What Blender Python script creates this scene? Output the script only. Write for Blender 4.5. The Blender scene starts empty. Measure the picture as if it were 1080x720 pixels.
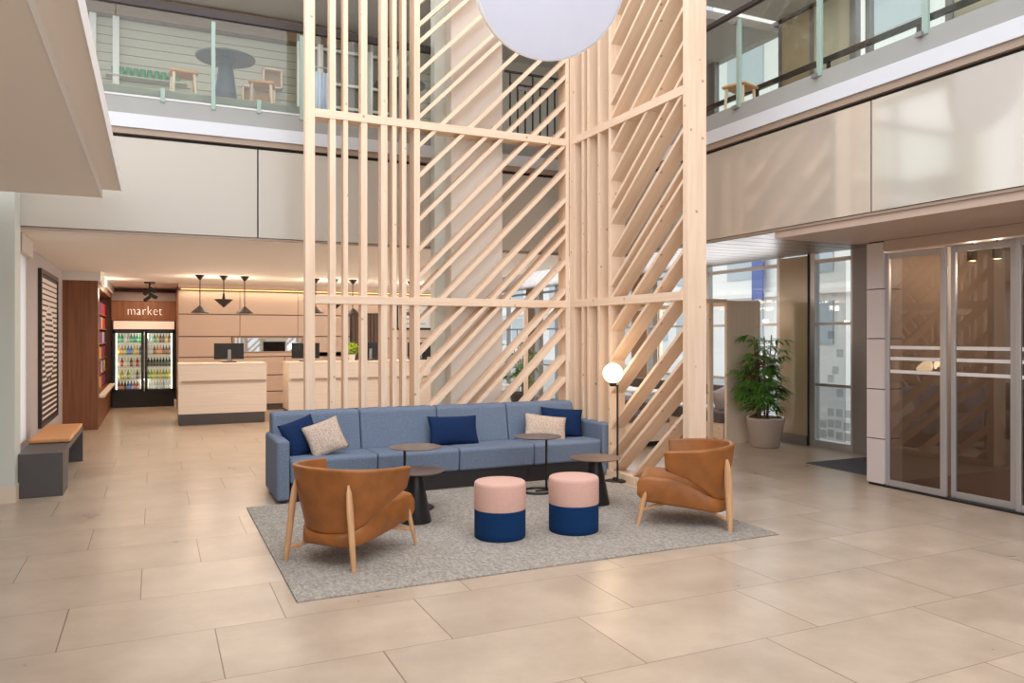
import bpy, bmesh, math, random
from mathutils import Vector, Matrix
random.seed(7)
C = bpy.context.scene.collection
SC = bpy.context.scene
PI = math.pi

# ------------------------------------------------------------------ camera, world, lights, exposure
cam = bpy.data.objects.new('camera', bpy.data.cameras.new('camera')); C.objects.link(cam); SC.camera = cam
cam.data.sensor_width = 36; cam.data.lens = 36 * 815 / 1080; cam.data.shift_y = -5.5 / 1080
cam.data.clip_start = 0.05; cam.data.clip_end = 300
cam.location = (0, 0, 1.6); cam.rotation_euler = (PI / 2, 0, -math.atan(377 / 815))
SC.view_settings.view_transform = 'Standard'; SC.view_settings.look = 'None'
SC.view_settings.gamma = 1; SC.view_settings.use_curve_mapping = False
SC.view_settings.exposure = 0.15
SC.cycles.use_denoising = True
SC.cycles.max_bounces = 8; SC.cycles.diffuse_bounces = 4; SC.cycles.glossy_bounces = 4
SC.cycles.transparent_max_bounces = 16; SC.cycles.sample_clamp_indirect = 6

w = bpy.data.worlds.new('world'); SC.world = w; w.use_nodes = True
bg = w.node_tree.nodes['Background']
tcw = w.node_tree.nodes.new('ShaderNodeTexCoord'); spw = w.node_tree.nodes.new('ShaderNodeSeparateXYZ'); rw_ = w.node_tree.nodes.new('ShaderNodeValToRGB')
rw_.color_ramp.elements[0].position = 0.45; rw_.color_ramp.elements[0].color = (0.62, 0.60, 0.58, 1)
rw_.color_ramp.elements[1].position = 0.55; rw_.color_ramp.elements[1].color = (0.90, 0.94, 1.0, 1)
mpw = w.node_tree.nodes.new('ShaderNodeMapRange'); mpw.inputs[1].default_value = -1; mpw.inputs[2].default_value = 1
w.node_tree.links.new(tcw.outputs['Generated'], spw.inputs[0]); w.node_tree.links.new(spw.outputs['Z'], mpw.inputs[0])
w.node_tree.links.new(mpw.outputs[0], rw_.inputs[0]); w.node_tree.links.new(rw_.outputs[0], bg.inputs[0])
bg.inputs[1].default_value = 1.6

def area(name, loc, rot, sx, sy, power, col=(1, 1, 1)):
    l = bpy.data.lights.new(name, 'AREA'); l.shape = 'RECTANGLE'; l.size = sx; l.size_y = sy; l.energy = power; l.color = col
    o = bpy.data.objects.new(name, l); C.objects.link(o); o.location = loc; o.rotation_euler = rot; return o
def point(name, loc, power, col=(1, 1, 1), r=0.05):
    l = bpy.data.lights.new(name, 'POINT'); l.energy = power; l.color = col; l.shadow_soft_size = r
    o = bpy.data.objects.new(name, l); C.objects.link(o); o.location = loc; return o
WARM = (1.0, 0.80, 0.60)
area('skylight_daylight', (1.6, 2.5, 7.9), (0, 0, 0), 7.5, 12, 340, (0.97, 0.97, 1.0))
area('window_daylight_behind', (1.0, -5.6, 4.4), (PI / 2, 0, 0), 10, 3.6, 250, (0.93, 0.96, 1.0))
area('window_daylight_left', (-4.8, 3.0, 5.4), (0, -PI / 2, 0), 3.6, 9, 70, (0.93, 0.96, 1.0))
area('window_daylight_right', (8.6, 13.5, 1.5), (0, PI / 2, 0), 2.2, 9, 150, (0.95, 0.97, 1.0))
area('reception_fill', (2.6, 12.2, 2.66), (0, 0, 0), 5.5, 3.0, 90, (1.0, 0.90, 0.80))  # added fill to brighten the reception
area('market_ceiling_light', (-0.2, 18.3, 2.6), (0, 0, 0), 0.8, 1.4, 26, (1.0, 0.75, 0.5))
area('gallery_ceiling_light', (1.6, 10.4, 6.1), (0, 0, 0), 5, 1.5, 26, (1.0, 0.97, 0.92))
area('side_gallery_ceiling_light', (7.4, 6.5, 6.3), (0, 0, 0), 1.5, 6, 30, (1.0, 0.97, 0.92))

# ------------------------------------------------------------------ materials
def lin(c):
    return tuple((v / 255 / 12.92) if v / 255 <= 0.04045 else ((v / 255 + 0.055) / 1.055) ** 2.4 for v in c) + (1,)
def mat(name, rgb, rough=0.6, metal=0.0, spec=0.5, noise=0.0, nscale=(8, 8, 8), bump=0.0, bscale=60, emit=0.0, erb=None, coat=0.0):
    m = bpy.data.materials.new(name); m.use_nodes = True; nt = m.node_tree; b = nt.nodes['Principled BSDF']
    b.inputs['Base Color'].default_value = lin(rgb); b.inputs['Roughness'].default_value = rough
    b.inputs['Metallic'].default_value = metal; b.inputs['Specular IOR Level'].default_value = spec
    b.inputs['Coat Weight'].default_value = coat; b.inputs['Coat Roughness'].default_value = 0.06
    tc = nt.nodes.new('ShaderNodeTexCoord')
    if noise:
        mp = nt.nodes.new('ShaderNodeMapping'); mp.inputs['Scale'].default_value = nscale
        n = nt.nodes.new('ShaderNodeTexNoise'); n.inputs['Scale'].default_value = 1; n.inputs['Detail'].default_value = 5
        r = nt.nodes.new('ShaderNodeMapRange'); r.inputs[1].default_value = 0.3; r.inputs[2].default_value = 0.7
        r.inputs[3].default_value = 1 - noise; r.inputs[4].default_value = 1 + noise * 0.6
        mx = nt.nodes.new('ShaderNodeVectorMath'); mx.operation = 'SCALE'; mx.inputs[0].default_value = lin(rgb)[:3]
        nt.links.new(tc.outputs['Object'], mp.inputs[0]); nt.links.new(mp.outputs[0], n.inputs[0])
        nt.links.new(n.outputs[0], r.inputs[0]); nt.links.new(r.outputs[0], mx.inputs['Scale']); nt.links.new(mx.outputs[0], b.inputs['Base Color'])
    if bump:
        n2 = nt.nodes.new('ShaderNodeTexNoise'); n2.inputs['Scale'].default_value = bscale; n2.inputs['Detail'].default_value = 3
        bp = nt.nodes.new('ShaderNodeBump'); bp.inputs['Strength'].default_value = bump; bp.inputs['Distance'].default_value = 0.01
        nt.links.new(tc.outputs['Object'], n2.inputs[0]); nt.links.new(n2.outputs[0], bp.inputs['Height']); nt.links.new(bp.outputs[0], b.inputs['Normal'])
    if emit:
        b.inputs['Emission Color'].default_value = lin(erb or rgb); b.inputs['Emission Strength'].default_value = emit
    return m
def wood(name, rgb, dark, axis='Z', rough=0.55, scale=1.0, knots=True, amt=0.5):
    m = bpy.data.materials.new(name); m.use_nodes = True; nt = m.node_tree; b = nt.nodes['Principled BSDF']
    b.inputs['Roughness'].default_value = rough; b.inputs['Specular IOR Level'].default_value = 0.35
    tc = nt.nodes.new('ShaderNodeTexCoord'); mp = nt.nodes.new('ShaderNodeMapping')
    s = {'Z': (30, 30, 1.5), 'X': (1.5, 30, 30), 'Y': (30, 1.5, 30), 'N': (12, 12, 12)}[axis]
    mp.inputs['Scale'].default_value = tuple(v * scale for v in s)
    n = nt.nodes.new('ShaderNodeTexNoise'); n.inputs['Scale'].default_value = 1; n.inputs['Detail'].default_value = 6
    r = nt.nodes.new('ShaderNodeValToRGB'); r.color_ramp.elements[0].position = 0.28; r.color_ramp.elements[1].position = 0.62
    d = tuple(a * (1 - amt) + c * amt for a, c in zip(rgb, dark))
    r.color_ramp.elements[0].color = lin(d); r.color_ramp.elements[1].color = lin(rgb)
    nt.links.new(tc.outputs['Object'], mp.inputs[0]); nt.links.new(mp.outputs[0], n.inputs[0]); nt.links.new(n.outputs[0], r.inputs[0])
    out = r.outputs[0]
    if knots:
        v = nt.nodes.new('ShaderNodeTexVoronoi'); v.inputs['Scale'].default_value = 6.0
        k = nt.nodes.new('ShaderNodeMapRange'); k.inputs[1].default_value = 0.06; k.inputs[2].default_value = 0.12; k.inputs[3].default_value = 0.75; k.inputs[4].default_value = 0
        mx = nt.nodes.new('ShaderNodeMixRGB'); mx.inputs[2].default_value = lin(dark)
        nt.links.new(tc.outputs['Object'], v.inputs[0]); nt.links.new(v.outputs['Distance'], k.inputs[0])
        nt.links.new(k.outputs[0], mx.inputs[0]); nt.links.new(out, mx.inputs[1]); out = mx.outputs[0]
    nt.links.new(out, b.inputs['Base Color'])
    return m
def glass(name, tint=(0.93, 0.96, 0.95), refl=0.0, rough=0.0):
    m = bpy.data.materials.new(name); m.use_nodes = True; nt = m.node_tree; nt.nodes.clear()
    o = nt.nodes.new('ShaderNodeOutputMaterial'); t = nt.nodes.new('ShaderNodeBsdfTransparent'); t.inputs[0].default_value = tint + (1,)
    g = nt.nodes.new('ShaderNodeBsdfGlossy'); g.inputs['Roughness'].default_value = rough
    ge = nt.nodes.new('ShaderNodeNewGeometry'); dt = nt.nodes.new('ShaderNodeVectorMath'); dt.operation = 'DOT_PRODUCT'
    nt.links.new(ge.outputs['Incoming'], dt.inputs[0]); nt.links.new(ge.outputs['Normal'], dt.inputs[1])
    ab = nt.nodes.new('ShaderNodeMath'); ab.operation = 'ABSOLUTE'; nt.links.new(dt.outputs['Value'], ab.inputs[0])
    om = nt.nodes.new('ShaderNodeMath'); om.operation = 'SUBTRACT'; om.inputs[0].default_value = 1; nt.links.new(ab.outputs[0], om.inputs[1])
    pw = nt.nodes.new('ShaderNodeMath'); pw.operation = 'POWER'; pw.inputs[1].default_value = 5; nt.links.new(om.outputs[0], pw.inputs[0])
    a = nt.nodes.new('ShaderNodeMath'); a.operation = 'MULTIPLY_ADD'; a.inputs[1].default_value = 0.9 - refl; a.inputs[2].default_value = 0.035 + refl; a.use_clamp = True
    nt.links.new(pw.outputs[0], a.inputs[0])
    mx = nt.nodes.new('ShaderNodeMixShader')
    nt.links.new(a.outputs[0], mx.inputs[0]); nt.links.new(t.outputs[0], mx.inputs[1]); nt.links.new(g.outputs[0], mx.inputs[2]); nt.links.new(mx.outputs[0], o.inputs[0])
    return m
def weave(name, rgb, rgb2, sx=220, rough=0.9, bumpd=0.3, spec=0.25):
    m = mat(name, rgb, rough, spec=spec); nt = m.node_tree; b = nt.nodes['Principled BSDF']; tc = [n for n in nt.nodes if n.type == 'TEX_COORD'][0]
    n = nt.nodes.new('ShaderNodeTexNoise'); n.inputs['Scale'].default_value = sx; n.inputs['Detail'].default_value = 2
    r = nt.nodes.new('ShaderNodeValToRGB'); r.color_ramp.elements[0].position = 0.35; r.color_ramp.elements[1].position = 0.65
    r.color_ramp.elements[0].color = lin(rgb2); r.color_ramp.elements[1].color = lin(rgb)
    bp = nt.nodes.new('ShaderNodeBump'); bp.inputs['Strength'].default_value = bumpd; bp.inputs['Distance'].default_value = 0.004
    nt.links.new(tc.outputs['Object'], n.inputs[0]); nt.links.new(n.outputs[0], r.inputs[0]); nt.links.new(r.outputs[0], b.inputs['Base Color'])
    nt.links.new(n.outputs[0], bp.inputs['Height']); nt.links.new(bp.outputs[0], b.inputs['Normal'])
    return m

M = {}
M['pine_z'] = wood('pine upright', (242, 216, 190), (178, 126, 92), 'Z', amt=0.16)
M['pine_x'] = wood('pine along x', (242, 216, 190), (178, 126, 92), 'X', amt=0.16)
M['pine_y'] = wood('pine along y', (242, 216, 190), (178, 126, 92), 'Y', amt=0.16)
M['oak'] = wood('oak legs', (212, 166, 122), (160, 110, 72), 'Z', knots=False, amt=0.5)
M['walnut_panel'] = wood('walnut cladding', (136, 88, 58), (100, 60, 38), 'Z', rough=0.4, knots=False, scale=0.6, amt=0.6)
M['pale_laminate'] = wood('pale oak laminate', (240, 226, 212), (222, 202, 182), 'X', rough=0.5, knots=False, amt=0.4)
M['panel_peach'] = mat('reception wall panel', (206, 182, 165), 0.5)
M['white_paint'] = mat('white paint', (236, 234, 232), 0.6)
M['strip_paint'] = mat('strip paint', (206, 208, 213), 0.6)
M['ceiling_paint'] = mat('ceiling paint', (246, 240, 233), 0.75)
M['wall_grey'] = mat('wall grey paint', (176, 166, 164), 0.7)
M['concrete_band'] = mat('painted band', (154, 154, 150), 0.7, noise=0.05, nscale=(2, 2, 2))
M['gloss_panel'] = mat('gloss cream panel', (204, 196, 184), 0.10, metal=0.35, spec=0.9, coat=1.0)
M['satin_panel'] = mat('satin cream panel', (188, 180, 168), 0.32, spec=0.5)
M['brown_lip'] = mat('brown lip', (160, 140, 124), 0.5)
M['dark_gap'] = mat('dark gap', (38, 32, 30), 0.8)
M['soffit_metal'] = mat('soffit metal slats', (150, 138, 132), 0.33, metal=0.35)
M['soffit_matt'] = mat('soffit matt panel', (188, 166, 150), 0.45)
M['clad'] = mat('pillar cladding', (208, 198, 196), 0.45)
M['alu'] = mat('aluminium', (186, 184, 184), 0.35, metal=0.6)
M['alu_dark'] = mat('grey aluminium', (140, 138, 138), 0.4, metal=0.5)
M['rail_dark'] = mat('dark handrail', (50, 38, 36), 0.5)
M['black'] = mat('black metal', (26, 25, 26), 0.42)
M['black_matt'] = mat('black plinth', (34, 31, 32), 0.6)
M['charcoal'] = mat('charcoal laminate', (78, 74, 74), 0.5, noise=0.06, nscale=(3, 3, 3))
M['table_top'] = mat('bronze table top', (92, 76, 70), 0.38)
M['sofa'] = weave('blue sofa fabric', (124, 137, 156), (98, 111, 133), 160)
M['navy'] = weave('navy fabric', (22, 50, 92), (12, 34, 70), 200)
M['pouf_navy'] = weave('pouf navy fabric', (10, 56, 104), (5, 40, 80), 220)
M['pouf_pink'] = weave('pouf pink fabric', (222, 182, 168), (204, 160, 146), 260)
M['beige_fab'] = weave('beige cushion fabric', (216, 198, 182), (176, 152, 136), 90, bumpd=0.6)
M['grey_fab'] = weave('grey fabric', (176, 164, 160), (140, 128, 126), 120)
M['dark_fab'] = weave('dark grey fabric', (116, 106, 104), (92, 84, 84), 120)
M['leather'] = mat('cognac leather', (152, 92, 40), 0.42, noise=0.24, nscale=(7, 7, 7), bump=0.12, bscale=140)
M['leather_tan'] = mat('tan leather', (214, 150, 96), 0.5, noise=0.08, nscale=(6, 6, 6))
M['glass'] = glass('clear glass')
M['glass_green'] = glass('balustrade glass', (0.90, 0.93, 0.90), 0.0)
M['glass_tint'] = glass('tinted door glass', (0.66, 0.60, 0.55), 0.045)
M['glass_bronze'] = mat('bronze back painted glass', (182, 164, 134), 0.15, spec=0.8)
M['glass_edge'] = mat('pale green glass fin', (150, 170, 160), 0.2)
M['white_stripe'] = mat('white film', (226, 222, 220), 0.6)
M['stone'] = mat('pale stone', (226, 206, 186), 0.5)
M['brown_slat'] = mat('brown door leaf', (92, 70, 56), 0.55)
M['disc'] = mat('stretched white lamp fabric', (208, 210, 224), 0.85, noise=0.02, nscale=(6, 6, 6), emit=0.06, erb=(214, 218, 240))
M['globe'] = mat('glowing opal glass', (255, 240, 220), 0.4, emit=5.0, erb=(255, 226, 180))
M['cove'] = mat('warm led cove strip', (255, 226, 170), 0.5, emit=1.6, erb=(255, 214, 140))
M['copper'] = mat('dark copper', (44, 30, 25), 0.45)
M['bulb'] = mat('warm lamp bulb', (255, 220, 180), 0.5, emit=6, erb=(255, 190, 120))
M['pot'] = mat('taupe ceramic', (172, 156, 144), 0.25)
M['pot_white'] = mat('white ceramic', (226, 220, 214), 0.4)
M['soil'] = mat('soil', (62, 46, 36), 0.95)
M['leaf'] = mat('palm leaf', (104, 150, 62), 0.45, noise=0.35, nscale=(7, 7, 7))
M['leaf_lime'] = mat('lime leaf', (142, 172, 36), 0.55, noise=0.3, nscale=(30, 30, 30))
M['stem'] = mat('cane stem', (118, 92, 58), 0.7)
M['door_mat'] = mat('charcoal entrance mat', (88, 90, 98), 0.95, noise=0.2, nscale=(60, 60, 60), bump=0.5, bscale=200)
M['gallery_wall'] = mat('gallery boards', (196, 190, 176), 0.7)
M['ceil_dark'] = mat('gallery ceiling paint', (214, 208, 202), 0.8)
M['screen_glass'] = mat('monitor back plastic', (16, 16, 18), 0.4)
M['mirror'] = mat('mirror', (200, 205, 206), 0.03, metal=1.0)
M['facade'] = mat('outdoor facade', (244, 240, 236), 0.8)
M['facade_grey'] = mat('outdoor facade grey', (220, 216, 212), 0.8)
M['facade_blue'] = mat('blue outdoor banner', (96, 112, 172), 0.7)
M['facade_glass'] = mat('outdoor window glass', (190, 198, 204), 0.3)
M['paving'] = mat('outdoor paving', (180, 176, 174), 0.85, noise=0.1, nscale=(1, 1, 1))
M['vest_wall'] = mat('vestibule wall', (172, 156, 142), 0.5)
M['vest_floor'] = mat('vestibule matting', (120, 84, 74), 0.9, noise=0.2, nscale=(2, 50, 2))
M['fridge_light'] = mat('fridge light tube', (255, 250, 235), 0.5, emit=4.0, erb=(255, 244, 214))
M['fridge_in'] = mat('fridge lining', (236, 232, 220), 0.5, emit=0.35, erb=(255, 240, 205))
M['sign_strip'] = mat('backlit pale strip', (232, 200, 184), 0.5, emit=0.35)
M['blind'] = mat('sheer blind fabric', (250, 250, 248), 0.8)
_nt = M['blind'].node_tree; _t = _nt.nodes.new('ShaderNodeBsdfTranslucent'); _t.inputs[0].default_value = (0.96, 0.97, 0.96, 1); _m = _nt.nodes.new('ShaderNodeMixShader'); _m.inputs[0].default_value = 0.75
_nt.links.new(_nt.nodes['Principled BSDF'].outputs[0], _m.inputs[1]); _nt.links.new(_t.outputs[0], _m.inputs[2]); _nt.links.new(_m.outputs[0], _nt.nodes['Material Output'].inputs[0])
M['letter'] = mat('white lettering', (250, 248, 244), 0.5, emit=0.7)
M['board'] = mat('whiteboard', (226, 224, 222), 0.4)

def floor_mat():
    m = bpy.data.materials.new('stone floor tiles'); m.use_nodes = True; nt = m.node_tree; b = nt.nodes['Principled BSDF']
    N = lambda t, **k: nt.nodes.new(t)
    geo = N('ShaderNodeNewGeometry'); sp = N('ShaderNodeSeparateXYZ'); nt.links.new(geo.outputs['Position'], sp.inputs[0])
    def mth(op, a, bb=None, cc=None):
        n = N('ShaderNodeMath'); n.operation = op
        for i, v in enumerate((a, bb, cc)):
            if v is None: continue
            if isinstance(v, (int, float)): n.inputs[i].default_value = v
            else: nt.links.new(v, n.inputs[i])
        return n.outputs[0]
    P, L = 0.685, 1.133
    v = mth('DIVIDE', mth('SUBTRACT', sp.outputs['Y'], 3.84), P); row = mth('FLOOR', v); fv = mth('SUBTRACT', v, row)
    u = mth('DIVIDE', mth('SUBTRACT', mth('SUBTRACT', sp.outputs['X'], 0.30), mth('MULTIPLY', row, L / 3)), L); col = mth('FLOOR', u); fu = mth('SUBTRACT', u, col)
    du = mth('MULTIPLY', mth('MINIMUM', fu, mth('SUBTRACT', 1, fu)), L); dv = mth('MULTIPLY', mth('MINIMUM', fv, mth('SUBTRACT', 1, fv)), P)
    j = mth('LESS_THAN', mth('MINIMUM', du, mth('MULTIPLY', dv, 1.5)), 0.0032)
    cx = N('ShaderNodeCombineXYZ'); nt.links.new(row, cx.inputs[0]); nt.links.new(col, cx.inputs[1])
    wn = N('ShaderNodeTexWhiteNoise'); wn.noise_dimensions = '2D'; nt.links.new(cx.outputs[0], wn.inputs[0])
    n1 = N('ShaderNodeTexNoise'); n1.inputs['Scale'].default_value = 2.3; n1.inputs['Detail'].default_value = 6; n1.inputs['Roughness'].default_value = 0.6
    ad = N('ShaderNodeVectorMath'); ad.operation = 'ADD'; nt.links.new(geo.outputs['Position'], ad.inputs[0])
    sc = N('ShaderNodeVectorMath'); sc.operation = 'SCALE'; sc.inputs['Scale'].default_value = 7; nt.links.new(wn.outputs['Color'], sc.inputs[0]); nt.links.new(sc.outputs[0], ad.inputs[1])
    nt.links.new(ad.outputs[0], n1.inputs[0])
    r = N('ShaderNodeValToRGB'); r.color_ramp.elements[0].position = 0.3; r.color_ramp.elements[1].position = 0.7
    r.color_ramp.elements[0].color = lin((174, 155, 136)); r.color_ramp.elements[1].color = lin((198, 179, 159))
    nt.links.new(n1.outputs[0], r.inputs[0])
    tv = N('ShaderNodeMapRange'); tv.inputs[3].default_value = 0.95; tv.inputs[4].default_value = 1.04; nt.links.new(wn.outputs['Value'], tv.inputs[0])
    ml = N('ShaderNodeVectorMath'); ml.operation = 'SCALE'; nt.links.new(r.outputs[0], ml.inputs[0]); nt.links.new(tv.outputs[0], ml.inputs['Scale'])
    mx = N('ShaderNodeMixRGB'); mx.inputs[2].default_value = lin((120, 98, 84)); nt.links.new(j, mx.inputs[0]); nt.links.new(ml.outputs[0], mx.inputs[1])
    nt.links.new(mx.outputs[0], b.inputs['Base Color'])
    rr = N('ShaderNodeMapRange'); rr.inputs[3].default_value = 0.25; rr.inputs[4].default_value = 0.33; nt.links.new(n1.outputs[0], rr.inputs[0]); nt.links.new(rr.outputs[0], b.inputs['Roughness'])
    b.inputs['Specular IOR Level'].default_value = 0.45
    return m
M['floor'] = floor_mat()
def rug_mat():
    m = mat('woven grey rug', (172, 162, 152), 0.95, spec=0.1); nt = m.node_tree; b = nt.nodes['Principled BSDF']; tc = [n for n in nt.nodes if n.type == 'TEX_COORD'][0]
    wv = nt.nodes.new('ShaderNodeTexWave'); wv.inputs['Scale'].default_value = 34; wv.inputs['Distortion'].default_value = 2.5; wv.inputs['Detail'].default_value = 3; wv.inputs['Detail Scale'].default_value = 8
    n = nt.nodes.new('ShaderNodeTexNoise'); n.inputs['Scale'].default_value = 45; n.inputs['Detail'].default_value = 5
    mp = nt.nodes.new('ShaderNodeMapping'); mp.inputs['Scale'].default_value = (1.4, 0.7, 1)
    nt.links.new(tc.outputs['Object'], mp.inputs[0]); nt.links.new(mp.outputs[0], n.inputs[0]); nt.links.new(tc.outputs['Object'], wv.inputs[0])
    a = nt.nodes.new('ShaderNodeMixRGB'); a.inputs[0].default_value = 0.88; nt.links.new(wv.outputs[0], a.inputs[1]); nt.links.new(n.outputs[0], a.inputs[2])
    r = nt.nodes.new('ShaderNodeValToRGB'); r.color_ramp.elements[0].position = 0.3; r.color_ramp.elements[1].position = 0.68
    r.color_ramp.elements[0].color = lin((134, 126, 118)); r.color_ramp.elements[1].color = lin((184, 176, 166))
    nt.links.new(a.outputs[0], r.inputs[0]); nt.links.new(r.outputs[0], b.inputs['Base Color'])
    bp = nt.nodes.new('ShaderNodeBump'); bp.inputs['Strength'].default_value = 0.7; bp.inputs['Distance'].default_value = 0.01
    nt.links.new(a.outputs[0], bp.inputs['Height']); nt.links.new(bp.outputs[0], b.inputs['Normal'])
    return m
M['rug'] = rug_mat()

# ------------------------------------------------------------------ mesh helpers
class MB:
    def __init__(s): s.bm = bmesh.new()
    def box(s, x0, x1, y0, y1, z0, z1):
        v = [s.bm.verts.new((x, y, z)) for x in (x0, x1) for y in (y0, y1) for z in (z0, z1)]
        for f in ((0, 1, 3, 2), (4, 6, 7, 5), (0, 4, 5, 1), (2, 3, 7, 6), (0, 2, 6, 4), (1, 5, 7, 3)): s.bm.faces.new([v[i] for i in f])
        return s
    def prism(s, pts, axis, a0, a1):
        # pts: 2D outline in the plane normal to axis; extruded a0..a1
        def P(p, a): return {'X': (a, p[0], p[1]), 'Y': (p[0], a, p[1]), 'Z': (p[0], p[1], a)}[axis]
        A = [s.bm.verts.new(P(p, a0)) for p in pts]; B = [s.bm.verts.new(P(p, a1)) for p in pts]; n = len(pts)
        s.bm.faces.new(A); s.bm.faces.new(B[::-1])
        for i in range(n): s.bm.faces.new((A[i], B[i], B[(i + 1) % n], A[(i + 1) % n]))
        return s
    def lathe(s, prof, c=(0, 0, 0), n=32, cap=True):
        rings = []
        for r, z in prof:
            rings.append([s.bm.verts.new((c[0] + r * math.cos(2 * PI * i / n), c[1] + r * math.sin(2 * PI * i / n), c[2] + z)) for i in range(n)])
        for a, b in zip(rings, rings[1:]):
            for i in range(n): s.bm.faces.new((a[i], a[(i + 1) % n], b[(i + 1) % n], b[i]))
        if cap: s.bm.faces.new(rings[0][::-1]); s.bm.faces.new(rings[-1])
        return s
    def tube(s, p, q, r0, r1=None, n=10, flat=1.0):
        r1 = r0 if r1 is None else r1; p = Vector(p); q = Vector(q); d = (q - p).normalized()
        u = d.cross(Vector((0, 0, 1))); u = Vector((1, 0, 0)) if u.length < 1e-4 else u.normalized(); v = d.cross(u)
        A = [s.bm.verts.new(p + (u * math.cos(t) + v * math.sin(t) * flat) * r0) for t in [2 * PI * i / n for i in range(n)]]
        B = [s.bm.verts.new(q + (u * math.cos(t) + v * math.sin(t) * flat) * r1) for t in [2 * PI * i / n for i in range(n)]]
        for i in range(n): s.bm.faces.new((A[i], A[(i + 1) % n], B[(i + 1) % n], B[i]))
        s.bm.faces.new(A[::-1]); s.bm.faces.new(B)
        return s
    def beam(s, p, q, w, h, up=(0, 0, 1)):
        # rectangular bar from p to q
        p = Vector(p); q = Vector(q); d = (q - p).normalized(); u = d.cross(Vector(up)).normalized() * w / 2; v = u.normalized().cross(d) * h / 2
        A = [s.bm.verts.new(p + a * u + b * v) for a, b in ((-1, -1), (1, -1), (1, 1), (-1, 1))]
        B = [s.bm.verts.new(q + a * u + b * v) for a, b in ((-1, -1), (1, -1), (1, 1), (-1, 1))]
        for i in range(4): s.bm.faces.new((A[i], A[(i + 1) % 4], B[(i + 1) % 4], B[i]))
        s.bm.faces.new(A[::-1]); s.bm.faces.new(B)
        return s
    def grid(s, fn, nu, nv, closed=False):
        V = [[s.bm.verts.new(fn(i / nu, j / nv)) for j in range(nv + 1)] for i in range(nu + (0 if closed else 1))]
        m = len(V)
        for i in range(nu):
            for j in range(nv): s.bm.faces.new((V[i][j], V[(i + 1) % m][j], V[(i + 1) % m][j + 1], V[i][j + 1]))
        return s
    def build(s, name, m, parent=None, world=False, bevel=0, smooth=False, subsurf=0, solid=0):
        bmesh.ops.recalc_face_normals(s.bm, faces=s.bm.faces[:])
        me = bpy.data.meshes.new(name)
        if world and parent is not None:
            off = Vector((0, 0, 0)); p = parent
            while p is not None: off += Vector(p.location); p = p.parent
            bmesh.ops.translate(s.bm, verts=s.bm.verts[:], vec=-off)
        s.bm.to_mesh(me); s.bm.free(); me.materials.append(M[m] if isinstance(m, str) else m)
        o = bpy.data.objects.new(name, me); C.objects.link(o)
        if parent is not None: o.parent = parent
        if smooth:
            for f in me.polygons: f.use_smooth = True
        if solid:
            md = o.modifiers.new('solid', 'SOLIDIFY'); md.thickness = solid; md.offset = 0
        if bevel:
            md = o.modifiers.new('bevel', 'BEVEL'); md.width = bevel; md.segments = 3; md.limit_method = 'ANGLE'; md.angle_limit = math.radians(40)
            for f in me.polygons: f.use_smooth = True
            me.set_sharp_from_angle(angle=math.radians(50)) if hasattr(me, 'set_sharp_from_angle') else None
            wn = o.modifiers.new('wn', 'WEIGHTED_NORMAL'); wn.keep_sharp = True
        if subsurf:
            md = o.modifiers.new('sub', 'SUBSURF'); md.levels = subsurf; md.render_levels = subsurf
        return o
def smooth_angle(o, deg=40):
    me = o.data
    for f in me.polygons: f.use_smooth = True
    if hasattr(me, 'set_sharp_from_angle'): me.set_sharp_from_angle(angle=math.radians(deg))
    return o
def tag(o, label, cat=None, group=None, kind=None):
    if label: o['label'] = label
    if cat: o['category'] = cat
    if group: o['group'] = group
    if kind: o['kind'] = kind
    return o
def thing(name, label, cat, loc=(0, 0, 0), rz=0, group=None):
    o = bpy.data.objects.new(name, None); C.objects.link(o); o.location = loc; o.rotation_euler = (0, 0, rz); o.empty_display_size = 0.1
    return tag(o, label, cat, group)
def kids(o): return [c for c in C.objects if c.parent == o]
def dup(root, loc, rz=None, label=None, group=None):
    def cp(o, parent):
        c = o.copy(); C.objects.link(c); c.parent = parent
        for ch in kids(o): cp(ch, c)
        return c
    r = cp(root, None); r.location = loc
    if rz is not None: r.rotation_euler = (0, 0, rz)
    if label: r['label'] = label
    if group: r['group'] = group
    return r
def struct(name, mb, m, label, cat, parent=None, **k):
    o = mb.build(name, m, parent, **k)
    if parent is None: tag(o, label, cat, kind='structure')
    elif label: o['label'] = label
    return o
def sempty(name, label, cat, loc):
    return tag(thing(name, label, cat, loc), None, kind='structure')

# ================================================================== THE SETTING
FX, BY = 5.80, 9.10       # faces of the side and rear gallery edges
struct('floor', MB().box(-8, 8.85, -5.8, 22, -0.2, 0), 'floor', 'beige stone tile floor of the whole lobby in long staggered slabs', 'floor')

# --- atrium envelope (behind and above the camera)
struct('ceiling', MB().box(-5, 5.8, -5.8, -3.6, 7.95, 8.1).box(-5, 5.8, 8.6, 9.1, 7.95, 8.1).box(-5, -2.2, -3.6, 8.6, 7.95, 8.1).box(5.4, 5.8, -3.6, 8.6, 7.95, 8.1), 'ceiling_paint', 'white atrium ceiling around the skylight, high above the timber screen', 'ceiling')
mb = MB().box(-8, 9, -6.0, -5.8, 0, 0.8).box(-8, 9, -6.0, -5.8, 6.2, 8.1)
for x in (-8, -5, -2, 1, 4, 7): mb.box(x, x + 0.25, -6, -5.8, 0.8, 6.2)
struct('wall_behind', mb, 'white_paint', 'glazed lobby front wall with white piers facing the desks', 'wall')
mb = MB().box(-5.2, -5.0, -5.8, 9.1, 3.16, 3.6).box(-5.2, -5.0, -5.8, 9.1, 7.2, 8.1)
for y in (-5.8, -2.5, 0.5, 3.5, 6.5, 8.4): mb.box(-5.2, -5.0, y, y + 0.7, 3.6, 7.2)
mb.box(-8, -7.8, -5.8, 8.75, 0, 3.0)
struct('wall_left', mb, 'white_paint', 'white side wall with tall windows above the overhanging slab', 'wall')

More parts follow.
